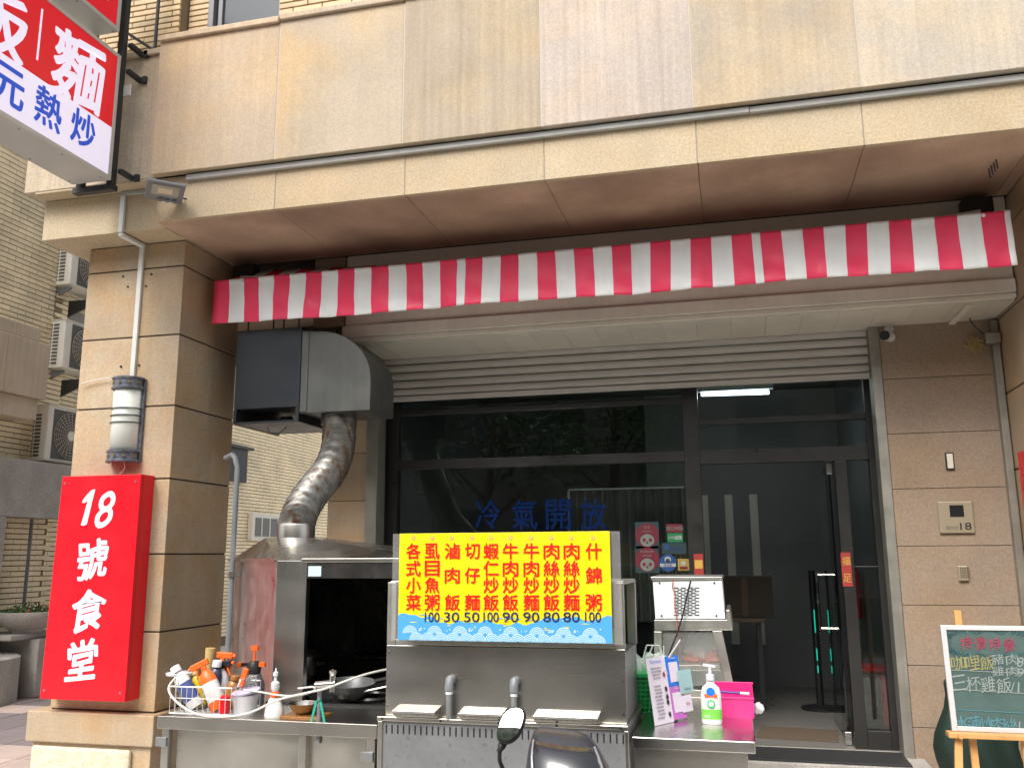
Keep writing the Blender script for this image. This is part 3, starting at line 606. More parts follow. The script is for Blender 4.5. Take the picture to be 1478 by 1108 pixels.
p = PY(438, 985, 4.75); pot(p.x, 4.75, .762, .085, .19, 'tall steel stock pot standing inside the dark hood', M['steel'])
def wok(x, y, z, r, lab, tilt=.3):
    t = thing('wok', lab, 'wok', (x, y, z), local=True); t.rotation_euler = (tilt, 0, .4)
    part('pan', MB().lathe((0,0,0), [(0.01,-.10),(r*.5,-.08),(r*.8,-.045),(r,0),(r-.006,0),(r*.78,-.04),(r*.5,-.072),(0.01,-.09)], 26), M['steelgrey'], t, smooth=True)
    part('handle', MB().tube([(r-.01,0,0),(r+.20,0,.04)], .012, 8), M['black'], t, smooth=True)
p = PY(480, 990, 4.6); wok(p.x, 4.6, p.z-.02, .14, 'round bottomed steel wok leaning inside the hood opening')
p = PY(505, 1015, 4.45); wok(p.x, 4.45, .86, .13, 'blackened wok on the burner next to the cart', .1)
lm = thing('ladle', 'steel ladle lying across the blackened stove', 'ladle', (-1.8, 4.4, .8))
a = PY(495, 1003, 4.38); b = PY(515, 1000, 4.38)
part('bowl', MB().lathe((a.x, 4.38, a.z), [(0,-.02),(.04,-.012),(.055,.01),(.05,.01),(.035,-.006),(0,-.012)], 16), M['steelhi'], lm, smooth=True)
part('handle', MB().tube([(a.x+.05,4.38,a.z+.008),(a.x+.32,4.5,a.z+.06)], .006, 6), M['steel'], lm, smooth=True)
pg_ = thing('drain_pipe', 'grey steel pipe bending over beside the hood and the column', 'pipe', (-2.99, 4.9, 0))
part('pipe', MB().tube([(-3.10,4.98,2.11),(-3.03,4.94,2.125),(-2.985,4.9,2.10),(-2.965,4.9,2.04),(-2.965,4.9,1.9),(-2.965,4.9,0)], .016, 12), M['pipeg'], pg_, smooth=True)
part('clamp', MB().lathe((-2.965,4.9,1.38), [(.028,0),(.028,.03)], 12).box(-2.965,-2.90,4.89,4.91,1.385,1.41), M['steel'], pg_, smooth=True)
# ------------------------------------------------------------------ left stainless counter
L = thing('steel_counter', 'long stainless prep counter running from the column to the menu cart', 'counter', (-2.05, 3.95, 0))
zc = .785
part('worktop', MB().box(-2.60, -1.53, 3.75, 4.19, zc-.02, zc), M['steel'], L, bevel=.003)
part('front_lip', MB().box(-2.60, -1.53, 3.735, 3.749, zc-.05, zc+.006), M['steel'], L, bevel=.002)
part('front_panel', MB().grid(lambda u, v: (-2.52+.63*u, 3.775+.006*math.sin(u*5+v*2)+.004*math.cos(u*9)*math.sin(v*4), .05+(zc-.10)*v), 24, 12), M['steelB'], L, smooth=True)
part('front_panel', MB().grid(lambda u, v: (-1.868+.28*u, 3.775+.004*math.sin(u*4+v*3), .05+(zc-.10)*v), 12, 12), M['steelB'], L, smooth=True)
for x in (-2.56, -1.88, -1.56): part('leg', MB().box(x-.018, x+.018, 3.745, 3.78, 0, zc-.052), M['steel'], L, bevel=.003)
part('hinge', MB().box(-2.60, -2.545, 3.73, 3.745, .66, .70).box(-1.60, -1.545, 3.73, 3.745, .64, .68), M['steelgrey'], L, bevel=.002)
part('back_edge', MB().box(-2.3, -1.53, 4.17, 4.19, zc, zc+.012), M['black'], L)
# ------------------------------------------------------------------ menu cart
K = thing('food_cart', 'stainless food cart with vent slots carrying the yellow menu board', 'cart', (-.98, 4.0, 0))
zk = .828
part('cabinet', MB().box(-1.50, -.46, 3.705, 4.25, .06, zk-.01), M['steelgrey'], K, bevel=.004)
part('cabinet_frame', MB().box(-1.515, -.452, 3.693, 4.26, zk-.012, zk+.006).box(-1.512, -1.49, 3.697, 3.71, .06, zk-.013).box(-.47, -.452, 3.697, 3.71, .06, zk-.013), M['steel'], K, bevel=.003)
sl_ = None
n = 40
for i in range(n):
    x = -1.475+i*(1.0/(n-1))
    if sl_ is None: sl_ = part('vent_slot', MB().box(x-.003, x+.003, 3.7035, 3.706, .765, .800), M['black'], K); xs0 = x
    else: dup(sl_, (x-xs0, 0, 0))
for x in (-1.49, -1.23, -.98, -.74, -.48): part('screw', MB().tube([(x,3.69,zk-.002),(x,3.694,zk-.002)], .006, 8), M['iron'], K)
part('upper_panel', MB().box(-1.495, -.462, 3.74, 3.755, zk+.006, 1.12), M['steel'], K, bevel=.002)
part('upper_body', MB().box(-1.49, -.467, 3.76, 4.2, zk+.006, 1.10), M['steelgrey'], K, bevel=.002)
for x in (-1.485, -.475):
    for zz in (.87, 1.09, 1.0): part('screw', MB().tube([(x,3.733,zz),(x,3.739,zz)], .005, 8), M['steelhi'], K)
for x0, x1 in ((-1.495, -1.455), (-.502, -.462)):
    part('case_post', MB().box(x0, x1, 3.74, 3.77, 1.122, 1.385), M['alu'], K, bevel=.002)
    part('case_post', MB().box(x0, x1, 4.17, 4.20, 1.102, 1.385), M['alu'], K, bevel=.002)
part('case_rail', MB().box(-1.454, -.503, 3.742, 3.765, 1.122, 1.145).box(-1.495, -.462, 3.77, 4.17, 1.375, 1.39), M['alu'], K, bevel=.002)
part('case_glass', MB().box(-1.454, -.503, 3.75, 3.755, 1.146, 1.375), M['clear'], K)
tray = part('food_tray', MB().box(-1.43, -.98, 3.82, 4.1, 1.11, 1.17), M['couplet'], K, bevel=.004); part('food_tray', MB().box(-.95, -.53, 3.82, 4.1, 1.11, 1.17), M['green'], K, bevel=.004)
for px, w in ((597, 62), (693, 64), (816, 94)):
    a = PY(px-w/2, 1022, 3.66); b = PY(px+w/2, 1022, 3.66)
    hd = part('vent_cowl', MB().prism([(3.738, zk+.05), (3.655, zk+.038), (3.655, zk+.030), (3.69, zk+.008), (3.738, zk+.008)], 'YZ', a.x, b.x), M['steelhi'], K, bevel=.002)
for px in (650, 743):
    p = PY(px, 985, 3.72)
    part('gas_pipe', MB().tube([(p.x, 3.76, .985), (p.x, 3.715, .985), (p.x, 3.705, .97), (p.x, 3.705, zk+.002)], .013, 10), M['steelgrey'], K, smooth=True)
    part('pipe_elbow', MB().tube([(p.x, 3.755, .986), (p.x, 3.712, .986), (p.x, 3.705, .974), (p.x, 3.705, .945)], .019, 12), M['pipeg'], K, smooth=True)
    part('pipe_collar', MB().lathe((p.x, 3.705, .93), [(.0155,0),(.0155,.012)], 12), M['white'], K, smooth=True)
# menu board
Yb = 3.66
a = PY(574, 925, Yb); b = PY(884, 926, Yb); tl_ = PY(580, 770, Yb); tr_ = PY(879, 766, Yb)
bx0, bx1, bz0, bz1 = a.x, b.x, (a.z+b.z)/2, (tl_.z+tr_.z)/2
MBo = thing('menu_board', 'yellow menu board with red dish names and blue wave border', 'sign', ((bx0+bx1)/2, Yb, bz0))
part('panel', MB().box(bx0, bx1, Yb, Yb+.006, bz0, bz1), M['yellow'], MBo, bevel=.001)
def wave_edge():
    zt_ = bz0+(bz1-bz0)*.235; pts = [(bx0, bz0), (bx1, bz0), (bx1, zt_-.012)]
    n = 60
    for i in range(n, -1, -1):
        u = i/n; z = zt_-.03*math.exp(-((u-.45)/.32)**2)*1.1+.008*math.sin(u*19)+.006*math.sin(u*47)+.004*math.sin(u*91)
        pts.append((bx0+(bx1-bx0)*u, z))
    return pts
part('blue_border', MB().prism(wave_edge(), 'XZ', Yb-.0012, Yb-.0002), M['boardblue'], MBo)
wm = MB(); Wd = bx1-bx0; Hd = bz1-bz0
def halfring(mb, cx_, cz_, r0, r1, y, mi=0, clip=True):
    n = 18; vs = []; 
    for k in range(n+1):
        t = math.pi*k/n
        for r in (r0, r1): vs.append((cx_+r*math.cos(t), y, max(cz_+r*math.sin(t), bz0)))
    mb.add(vs, [[2*k, 2*k+1, 2*k+3, 2*k+2] for k in range(n)], mi)
ys = Yb-.002
lay = 0
for row, (dz, off_) in enumerate(((.028, .5), (0, 0))):
    for i in range(9):
        for s in ((0,) if row == 0 else (-.27, .27)):
            if i == 8 and row == 0: continue
            cxw = bx0 + Wd*((i+.5+s)/8.3) 
            if cxw > bx1-.03 or cxw < bx0+.03: continue
            y = ys-.0004*row-(.0002 if s > 0 else 0)
            halfring(wm, cxw, bz0+dz, 0, .030, y, 1)
            for q in range(4): halfring(wm, cxw, bz0+dz, .0065+q*.0072, .0100+q*.0072, y-.0002, 0)
part('wave_pattern', wm, [M['pale'], M['boardblue']], MBo, recalc=False)
ym = MB()
for q in range(46):
    u = random.random(); x = bx0+Wd*(.04+.9*u); z = bz0+Hd*rnd(.13, .24)-.012*math.sin(u*3); l = rnd(.01,.06)
    ym.add([(x,Yb-.0016,z),(x+l*.4,Yb-.0016,z-.0018),(x+l,Yb-.0016,z+.0002),(x+l*.4,Yb-.0016,z+.0022)], [(0,1,2,3)], 0 if random.random() < .6 else 1)
for q in range(26):
    x = bx0+Wd*((int(rnd(0,8))+rnd(.85,1.12))/8.3); z = bz0+Hd*rnd(.09,.13)
    if x < bx1-.02: disc(ym, (x, Yb-.0016, z), rnd(.002,.0045), 2, 8, .0002)
part('spray_dots', ym, [M['yellow'], M['boardblue'], M['pale']], MBo, recalc=False)
cols = [('各式小菜', '', 597), ('虱目魚粥', '100', 624), ('滷肉飯', '30', 652), ('切仔麵', '50', 681), ('蝦仁炒飯', '100', 709), ('牛肉炒飯', '90', 737), ('牛肉炒麵', '90', 767), ('肉絲炒飯', '80', 796), ('肉絲炒麵', '80', 825), ('什錦粥', '100', 856)]
rows4 = {4: (795, 820, 844, 869), 3: (795, 830, 869)}
for s_, pr, px in cols:
    mb = MB(); n = len(s_)
    for ch, py in zip(s_, rows4[n]):
        p = PY(px+(1 if n == 3 else 0), py, Yb); glyph(mb, ch, (p.x, Yb-.003, p.z), .067, .066, off=.032)
    part('dish_name', mb, M['boardred'], MBo, recalc=False)
    if pr:
        mb = MB(); p = PY(px, 890, Yb); glyph(mb, pr, (p.x, Yb-.0032, p.z), .068 if len(pr) < 3 else .066, .040, off=.022)
        part('price', mb, M['navy'], MBo, recalc=False)
    mb = MB(); p = PY(px, 776, Yb); disc(mb, (p.x, Yb-.0008, p.z), .0095, 0, 18, .0004); disc(mb, (p.x, Yb-.0014, p.z), .006, 1, 14, .0004); disc(mb, (p.x, Yb-.002, p.z), .003, 0, 10, .0004)
    part('hook_ring', mb, [M['pinkring'], M['yellow']], MBo)
cs = tag(part('acrylic_sheet', MB().box(bx0-.035, bx1+.04, Yb+.012, Yb+.016, bz0-.005, bz1+.0), mat('acrylic', (.5,.5,.5), .3, alpha=.16)), 'clear acrylic sheet standing behind the yellow menu board', 'sheet')
# ------------------------------------------------------------------ right counter
RC = thing('steel_table', 'stainless side table holding the payment card and the sanitiser', 'table', (-.2, 4.2, 0))
part('worktop', MB().box(-.448, .03, 3.75, 5.3, zc-.045, zc), M['steelhi'], RC, bevel=.004)
part('side_panel', MB().box(-.44, 0.0, 3.79, 3.80, .05, zc-.047), M['steel'], RC, bevel=.002)
part('side_panel', MB().box(-.01, 0.0, 3.802, 4.72, .05, zc-.047), M['steel'], RC, bevel=.002)
for x in (-.42, -.02):
    for y in (3.82, 4.7): part('leg', MB().box(x-.015, x+.015, y-.015, y+.015, 0, zc-.047), M['steel'], RC)
# display case, side on, slanted glass to the right
DC = thing('display_case', 'refrigerated glass display case with a white vented end box and slanted glass', 'display case', (-.2, 4.6, zc))
Yd = 4.8
tlc = PY(940, 835, Yd); brc = PY(1047, 893, Yd)
def q(px, py): p = PY(px, py, Yd); return (p.x, p.z)
part('vent_box', MB().prism([q(942,838), q(943+3,893), q(1047,893), q(1042,837)], 'XZ', Yd-.004, Yd+.25), M['white'], DC, bevel=.004)
part('top_rim', MB().prism([q(939,832), q(941,838), q(1043,836), q(1042,832)], 'XZ', Yd-.01, Yd+.5), M['alu'], DC, bevel=.002)
part('head_beam', MB().prism([q(944,894), q(945,910), q(1058,909), q(1053,880), q(1048,880), q(1048,894)], 'XZ', Yd, Yd+.5), M['alu'], DC, bevel=.003)
part('case_post', MB().prism([q(944,911), q(945,990), q(956,990), q(955,911)], 'XZ', Yd, Yd+.03), M['alu'], DC, bevel=.002)
part('slanted_post', MB().prism([q(1028,910), q(1051,1003), q(1062,1003), q(1042,910)], 'XZ', Yd, Yd+.03), M['alu'], DC, bevel=.002)
part('bottom_rail', MB().prism([q(945,990), q(945,1006), q(1062,1006), q(1062,1000)], 'XZ', Yd, Yd+.47), M['alu'], DC, bevel=.002)
part('shelf', MB().prism([q(956,960), q(956,968), q(1040,968), q(1038,960)], 'XZ', Yd+.02, Yd+.5), M['alu'], DC, bevel=.002)
part('end_glass', MB().prism([q(956,911), q(956,990), q(1048,990), q(1029,911)], 'XZ', Yd+.012, Yd+.017), mat('reflection_veil_glass', (.42,.43,.40), .25, alpha=.20, var=.2, vscale=9), DC)  # grey veil in the colour imitates reflections and lifts the dark interior
part('front_glass', MB().prism([q(1042,911), q(1045,911), q(1065,1003), q(1062,1003)], 'XZ', Yd+.03, Yd+.48), M['clear'], DC)
part('back_panel', MB().prism([q(945,911), q(945,1000), q(948,1000), q(948,911)], 'XZ', Yd+.03, Yd+.48), M['white'], DC)
part('far_panel', MB().prism([q(945,911), q(945,1000), q(1058,1000), q(1042,911)], 'XZ', Yd+.48, Yd+.50), M['wsign'], DC)
sx = None
vm = MB()
for r_ in range(17):
    for c_ in range(4 if r_ % 2 == 0 else 3):
        px = 980+c_*10+(0 if r_ % 2 == 0 else 5)-4; py = 848+r_*2.45
        p = PY(px, py, Yd-.005); vm.box(p.x-.012, p.x+.012, Yd-.006, Yd-.0045, p.z-.0022, p.z+.0022)
part('vent_slots', vm, M['ink'], DC)
for px, py in ((952,841),(1031,841),(955,888),(1034,888)): p = PY(px, py, Yd-.006); part('screw', MB().tube([(p.x,Yd-.008,p.z),(p.x,Yd-.004,p.z)], .005, 8), M['iron'], DC)
cb = [PY(x, y, Yd-.03) for x, y in ((997,838),(992,858),(986,885),(978,912),(970,932),(964,950))]
tag(part('power_cable', MB().tube(cr_spline(cb, 5), .005, 6), M['black'], smooth=True), 'black cable hanging down over the white vented box', 'cable')
cb = [PY(x, y, Yd-.025) for x, y in ((972,836),(971,848),(975,858),(974,870),(977,895),(978,920))]
tag(part('brown_wire', MB().tube(cr_spline(cb, 5), .0035, 6), M['rust'], smooth=True), 'thin rusty brown wire dangling in front of the vent slots', 'wire')
mt = MB()
random.seed(3)
def blob(mb, c, r, n=8, sq=1, jit=.25):
    base = len(mb.v); rows = []
    for i in range(n+1):
        for k in range(n*2):
            t = math.pi*i/n; p = 2*math.pi*k/(n*2); rr = r*(1+rnd(-jit, jit)*(0 < i < n))
            if i in (0, n): rr = r
            mb.v.append(Vector((c[0]+rr*math.sin(t)*math.cos(p), c[1]+rr*math.sin(t)*math.sin(p), c[2]+rr*math.cos(t)*sq)))
    for i in range(n):
        for k in range(n*2):
            mb.f.append([base+i*n*2+k, base+i*n*2+(k+1)%(n*2), base+(i+1)*n*2+(k+1)%(n*2), base+(i+1)*n*2+k]); mb.m.append(0)
p = PY(1012, 948, Yd+.2)
bagm = thing('meat_bag', 'bag of sliced red and white meat on the display case shelf', 'food', (p.x, Yd+.2, p.z))
mb = MB(); blob(mb, (p.x-.03, Yd+.2, p.z), .085, 9, .55); blob(mb, (p.x+.05, Yd+.18, p.z), .07, 9, .6); part('meat', mb, M['meat'], bagm, smooth=True)
mb = MB(); blob(mb, (p.x, Yd+.2, p.z+.05), .10, 9, .8, .2); part('bag', mb, M['bag'], bagm, smooth=True)
p = PY(975, 940, Yd+.2); tb = thing('steel_container', 'steel container with a lid at the left of the display case shelf', 'container', (p.x, Yd+.2, p.z))
part('body', MB().lathe((p.x, Yd+.2, p.z-.05), [(.0,0),(.06,0),(.065,.12),(.07,.125),(0,.13)], 18), M['steel'], tb, smooth=True)
part('lid', MB().lathe((p.x, Yd+.2, p.z+.081), [(.07,0),(.06,.02),(0,.03)], 18), M['plastic'], tb, smooth=True)
# objects on the right table -----------------------------------------------------------
bs = thing('green_basket', 'round green plastic strainer basket full of plastic bags', 'basket', (-.40, 4.12, zc))
bc = (-.485, 4.42, zc)
part('rim', MB().lathe(bc, [(.185,.165),(.195,.165),(.195,.18),(.185,.18)], 36), M['green'], bs, smooth=True)
lat = MB()
for k in range(44):
    t = 2*math.pi*k/44; lat.bar((bc[0]+.135*math.cos(t), bc[1]+.135*math.sin(t), zc+.005), (bc[0]+.188*math.cos(t), bc[1]+.188*math.sin(t), zc+.168), .006, .004)
for j in range(9):
    rr = .135+.053*j/8.; lat.tube([(bc[0]+rr*math.cos(2*math.pi*k/36), bc[1]+rr*math.sin(2*math.pi*k/36), zc+.005+.163*j/8) for k in range(36)], .003, 5, closed=True)
part('lattice', lat, M['green'], bs); part('bottom', MB().lathe(bc, [(0,.003),(.136,.003),(.136,.007),(0,.007)], 30), M['green'], bs)
part('liner', MB().lathe(bc, [(0,.01),(.125,.01),(.176,.16),(.174,.16),(.123,.012),(0,.012)], 30), mat('green_liner', (.01,.25,.06), .5), bs, smooth=True)
for i, (dx, dy, rr) in enumerate(((-.06,-.02,.11), (.07,.03,.10))):
    mb = MB(); blob(mb, (bc[0]+dx, bc[1]+dy, zc+.165), rr*.88, 9, .9, .28)
    pb = part('plastic_bag', mb, M['bag'], smooth=True); tag(pb, ('crumpled clear plastic bag at the left in the green basket', 'crumpled clear plastic bag at the right in the green basket')[i], 'bag')
    hb = MB()
    for k in range(2): hb.tube([(bc[0]+dx-.05+k*.02, bc[1]+dy, zc+.22), (bc[0]+dx-.03+k*.03, bc[1]+dy, zc+.285), (bc[0]+dx+.03+k*.02, bc[1]+dy, zc+.285), (bc[0]+dx+.05, bc[1]+dy, zc+.22)], .004, 6)
    part('bag_handle', hb, M['bag'], pb, smooth=True)
# payment stand (leaning card), corners from the photo on the leaning plane
qs = thing('payment_card', 'leaning payment card in white, blue and violet with small print', 'card', (-.30, 4.0, zc))
K0 = PZ(946, 1047, zc+.002); K1 = PZ(999, 1035, zc+.002)
topc = PY(932, 950, K0.y+.09)
uu = (K1-K0); uu.z = 0; wid = (PY(960, 944, K0.y+.10)-topc).length
ud = uu.normalized(); vd = (topc-K0); hh = vd.length; vd.normalize(); nd = ud.cross(vd).normalized()
if nd.y > 0: nd = -nd
def card(name, o, w, h_, m, parent, t=.003, lift=0, par=True):
    o = Vector(o)+nd*lift; p = [o, o+ud*w, o+ud*w+vd*h_, o+vd*h_]
    return part(name, MB().slab(p, t), m, parent)
card('left_sheet', K0, .135, hh, M['paper'], qs)
card('blue_panel', K0+ud*.1352+vd*(hh*.52)+ud*.0, .10, hh*.47, M['blueprint'], qs)
card('violet_panel', K0+ud*.1352+vd*(hh*.02), .10, hh*.495, M['violet'], qs)
card('white_box', K0+ud*.155+vd*(hh*.58), .065, hh*.31, M['paper'], qs, .001, .002)
card('white_box', K0+ud*.15+vd*(hh*.12), .07, hh*.30, M['paper'], qs, .001, .002)
card('mint_card', K0+ud*.205+vd*(hh*.38), .10, hh*.36, M['mint'], qs, .002, .008)
card('small_card', K0+ud*.205+vd*(hh*.10), .075, hh*.25, M['paper'], qs, .002, .006)
tx = MB(); tv = [K0+nd*.0015]
def line(u0, v0, s, h_, mi=0, lift=.0045, w=None): string(tx, s, K0+ud*u0+vd*(hh*v0)+nd*lift, h_, ud, vd, off=.005, mi=mi, width=w)
line(.06, .93, 'Payments', .018, 2, w=.08)
for i, (v0, s) in enumerate(((.83,'歡迎使用行動支付'),(.78,'請出示付款條碼'),(.73,'現金 刷卡'),(.68,'皆可付款'))): line(.055, v0, s, .009, 0, w=.075-.008*i)
for i in range(10): line(.045+.004*(i % 3), .56-i*.052, ('付款說明','請先告知店員','再掃描條碼','謝謝')[i % 4], .008, 0, w=.05)
for v0 in (.72, .50, .38, .30, .12): glyph(tx, '●', K0+ud*.108+vd*(hh*v0)+nd*.0045, .018, .022, ud, vd, mi=3 if v0 > .7 else 0)
line(.185, .955, 'Taiwan', .010, 1, w=.04); line(.185, .48, 'Pay', .010, 1, w=.03)
line(.255, .44, '掃碼付款', .008, 0, .0125, .05); line(.245, .22, '好友', .012, 3, .0095, .03)
part('small_print', tx, [M['ink'], M['white'], M['blueprint'], M['couplet']], qs, recalc=False)
part('stay', MB().bar(K0+ud*.12+vd*(hh*.8)-nd*.004, (K0+ud*.12)+Vector((0,.20,0)), .03, .003), M['paper'], qs)
# sanitiser
sb = PZ(1028, 1044, zc); sx_, sy_ = sb.x, sb.y
sn = thing('sanitiser_bottle', 'white pump bottle of hand sanitiser with green label on the steel table', 'bottle', (sx_, sy_, zc))
part('body', MB().lathe((sx_, sy_, zc), [(0,0),(.040,.001),(.043,.01),(.043,.12),(.036,.15),(.018,.165),(.016,.18),(0,.18)], 28, sx=1, sy=.62), M['bottlew'], sn, smooth=True)
part('label', MB().lathe((sx_, sy_, zc), [(.0438,.022),(.0438,.062)], 28, sx=1, sy=.62), mat('label_green', (.16,.50,.06), .4), sn, smooth=True)
lb = MB()
for dz, m_, w_ in ((.118, 0, .055),): lb.box(sx_-.026, sx_+.026, sy_-.0285, sy_-.0275, zc+dz-.006, zc+dz+.008, 0)
disc(lb, (sx_, sy_-.0285, zc+.135), .018, 2, 18); disc(lb, (sx_, sy_-.030, zc+.085), .017, 1, 18); disc(lb, (sx_, sy_-.0312, zc+.085), .012, 3, 6)
string(lb, '75%', (sx_-.018, sy_-.0285, zc+.034), .012, mi=3)
part('label_print', lb, [M['orange'], M['green'], M['blueprint'], M['white']], sn)
part('pump', MB().lathe((sx_, sy_, zc+.18), [(.018,0),(.018,.022),(.007,.026),(.006,.055),(.0,.056)], 16).bar((sx_-.028, sy_-.005, zc+.243), (sx_+.022, sy_+.003, zc+.236), .016, .010), M['white'], sn, smooth=True)
# pink box
pb0 = PZ(1040, 1036, zc)
pk = thing('pink_box', 'open pink plastic box with a purple pen across it', 'box', (pb0.x, pb0.y, zc))
X0, X1, Ya, Yb2 = -.115, .035, 4.26, 4.44
Xa = PY(1040, 1036, 4.26).x-.04; Xb = PY(1089, 1036, 4.26).x
part('tray', MB().box(Xa, Xb, Ya, Ya+.004, zc, zc+.085).box(Xa, Xb, Yb2, Yb2+.004, zc, zc+.125).box(Xa, Xa+.004, Ya+.004, Yb2, zc, zc+.10).box(Xb-.004, Xb, Ya+.004, Yb2, zc, zc+.10).box(Xa+.004, Xb-.004, Ya+.004, Yb2, zc, zc+.004), M['pinkp'], pk)
part('rim', MB().box(Xa-.004, Xb+.004, Ya-.004, Ya, zc+.078, zc+.088).box(Xa-.004, Xb+.004, Yb2+.004, Yb2+.008, zc+.118, zc+.128), M['pinkp'], pk, bevel=.002)
pe = thing('marker_pen', 'purple marker pen resting across the open pink box', 'pen', ((Xa+Xb)/2, Ya, zc+.1))
part('barrel', MB().tube([(Xa, Ya+.02, zc+.108), (Xa+.13, Ya+.02, zc+.102)], .006, 8), mat('pen_purple', (.10,.02,.22), .4), pe, smooth=True); part('cap', MB().tube([(Xa+.1302, Ya+.02, zc+.102), (Xa+.17, Ya+.02, zc+.100)], .0065, 8), M['white'], pe, smooth=True)
tag(part('paper_towel', (lambda mb: (blob(mb, (Xb+.018, Ya+.09, zc+.03), .026, 7, .9, .2), mb)[1])(MB()), M['white'], smooth=True), 'crumpled white tissue at the right end of the pink box', 'tissue')
# stylus stick in the card holder
a = PY(965, 949, 4.05); b = PY(982, 923, 4.10); tag(part('metal_rod', MB().tube([a, b], .005, 8), M['steelhi'], smooth=True), 'short shiny metal rod sticking up behind the payment card', 'rod')
# ------------------------------------------------------------------ things on the left counter
wb = thing('wire_basket', 'white wire basket full of spray bottles on the left counter', 'basket', (-2.6, 4.0, zc))
wx0, wx1, wy0, wy1 = -2.585, -2.27, 3.80, 4.06
wm_ = MB()
for zz, g in ((zc+.125, .0035), (zc+.008, .003), (zc+.075, .0018)):
    wm_.tube([(wx0,wy0,zz),(wx1,wy0,zz),(wx1,wy1,zz),(wx0,wy1,zz)], g, 6, closed=True)
for k in range(12):
    x = wx0+(wx1-wx0)*k/11; wm_.tube([(x,wy0,zc+.125),(x,wy0,zc+.008),(x,wy1,zc+.008),(x,wy1,zc+.125)], .0016, 5)
for k in range(1, 7):
    y = wy0+(wy1-wy0)*k/7; wm_.tube([(wx0,y,zc+.125),(wx0,y,zc+.008),(wx1,y,zc+.008),(wx1,y,zc+.125)], .0016, 5)
part('wire_frame', wm_, M['wire'], wb, smooth=True)
for x in (wx0, wx1): part('handle', MB().tube([(x, wy0+.05, zc+.125), (x+.01*(1 if x > -2.4 else -1), wy0+.06, zc+.155), (x+.01*(1 if x > -2.4 else -1), wy1-.06, zc+.155), (x, wy1-.05, zc+.125)], .0035, 6), M['wire'], wb, smooth=True)
def bottle(name, lab, base, lean, h_, r, body_m, cap_m, group=None, spray=None, labelm=None):
    t = thing(name, lab, 'bottle', base, local=True); t.rotation_euler = lean
    part('body', MB().lathe((0,0,0), [(0,0),(r,.0),(r*1.02,.01),(r*1.0,h_*.65),(r*.75,h_*.78),(r*.4,h_*.84),(r*.4,h_*.88),(0,h_*.88)], 20, sx=1, sy=.8), body_m, t, smooth=True)
    if labelm: part('label', MB().lathe((0,0,0), [(r*1.04,h_*.18),(r*1.03,h_*.58)], 20, sx=1, sy=.8), labelm, t, smooth=True)
    if spray:
        part('spray_head', MB().box(-.055, .03, -.012, .012, h_*.93, h_*.93+.028).box(-.012, .012, -.01, .01, h_*.87, h_*.93), cap_m, t, bevel=.004)
        part('trigger', MB().bar((-.03, 0, h_*.93), (-.045, 0, h_*.93-.045), .01, .008), spray, t, bevel=.002)
        part('nozzle', MB().tube([(-.055,0,h_*.93+.014),(-.068,0,h_*.93+.014)], .008, 8), spray, t)
    else: part('cap', MB().lathe((0,0,h_*.86), [(r*.62,0),(r*.62,h_*.12),(r*.55,h_*.14),(0,h_*.14)], 18), cap_m, t, smooth=True)
    return t
def bb(px, y, dz=.02): p = PY(px, 1000, y); return (p.x, y, zc+dz)
bottle('spray_bottle', 'orange and white spray bottle leaning forward in the wire basket', bb(318, 3.88), (math.radians(-6), math.radians(-26), .3), .225, .038, M['orange'], M['orange'], spray=M['orange'], labelm=M['bottlew'])
bottle('white_capped_bottle', 'dark bottle with a white cap standing tall in the wire basket', bb(304, 3.98), (0, math.radians(8), 0), .205, .036, M['bottled'], M['white'], labelm=mat('label_navy', (.06,.08,.2), .4))
bottle('white_capped_bottle', 'leaning bottle with white cap and blue label at basket left', bb(285, 3.90), (math.radians(4), math.radians(-34), 0), .22, .038, M['bottlew'], M['white'], labelm=mat('label_navy2', (.05,.08,.22), .4))
bottle('yellow_bottle', 'small yellow bottle squeezed in the middle of the wire basket', bb(292, 3.94), (0, math.radians(-16), 0), .17, .026, mat('yellow_bottle', (.6,.42,.02), .4), M['cork'])
bottle('brown_bottle', 'brown bottle at the right end of the wire basket', bb(329, 3.92), (0, math.radians(14), 0), .15, .032, M['amber'], M['amber'])
bottle('trigger_bottle', 'clear spray bottle with black head and red trigger at basket right', bb(322, 4.01), (0, math.radians(5), math.pi), .185, .032, M['plastic'], M['black'], spray=M['orange'])
bottle('trigger_bottle', 'spray bottle with an orange trigger raised highest in the basket', bb(316, 4.03, .02), (0, math.radians(-3), math.pi), .225, .034, M['amber'], M['orange'], spray=M['orange'])
lt = thing('gas_lighter', 'orange gas lighter poking out at the right end of the wire basket', 'lighter', bb(338, 3.9), local=True); lt.rotation_euler = (0, math.radians(18), 0)
part('grip', MB().box(-.013,.013,-.009,.009,.1,.19), M['orange'], lt, bevel=.004); part('stem', MB().tube([(0,0,.0),(0,0,.1)], .005, 8), M['steel'], lt)
bh = thing('bamboo_brush', 'brush with a bamboo handle standing up at the back of the wire basket', 'brush', bb(298, 4.03), local=True); bh.rotation_euler = (0, math.radians(2), 0)
part('handle', MB().tube([(0,0,.14),(0,0,.255)], [.02,.024], 12), M['cork'], bh, smooth=True); part('bristles', MB().tube([(0,0,.0),(0,0,.14)], [.03,.02], 10), M['soil'], bh)
gt = tag(part('plastic_dish', MB().lathe((PY(258,985,3.92).x, 3.92, zc+.16), [(0,0),(.06,0),(.063,.01),(.05,.014),(0,.012)], 20), M['plastic'], smooth=True), 'clear plastic dish resting on the left corner of the wire basket', 'dish')
rg = MB()
rg.lathe((wx1-.05, wy0+.03, zc+.012), [(.0,0),(.022,0),(.022,.07),(.012,.08),(0,.08)], 12)
tag(part('red_canister', rg, M['red'], smooth=True), 'small red canister at the bottom right of the wire basket', 'canister')
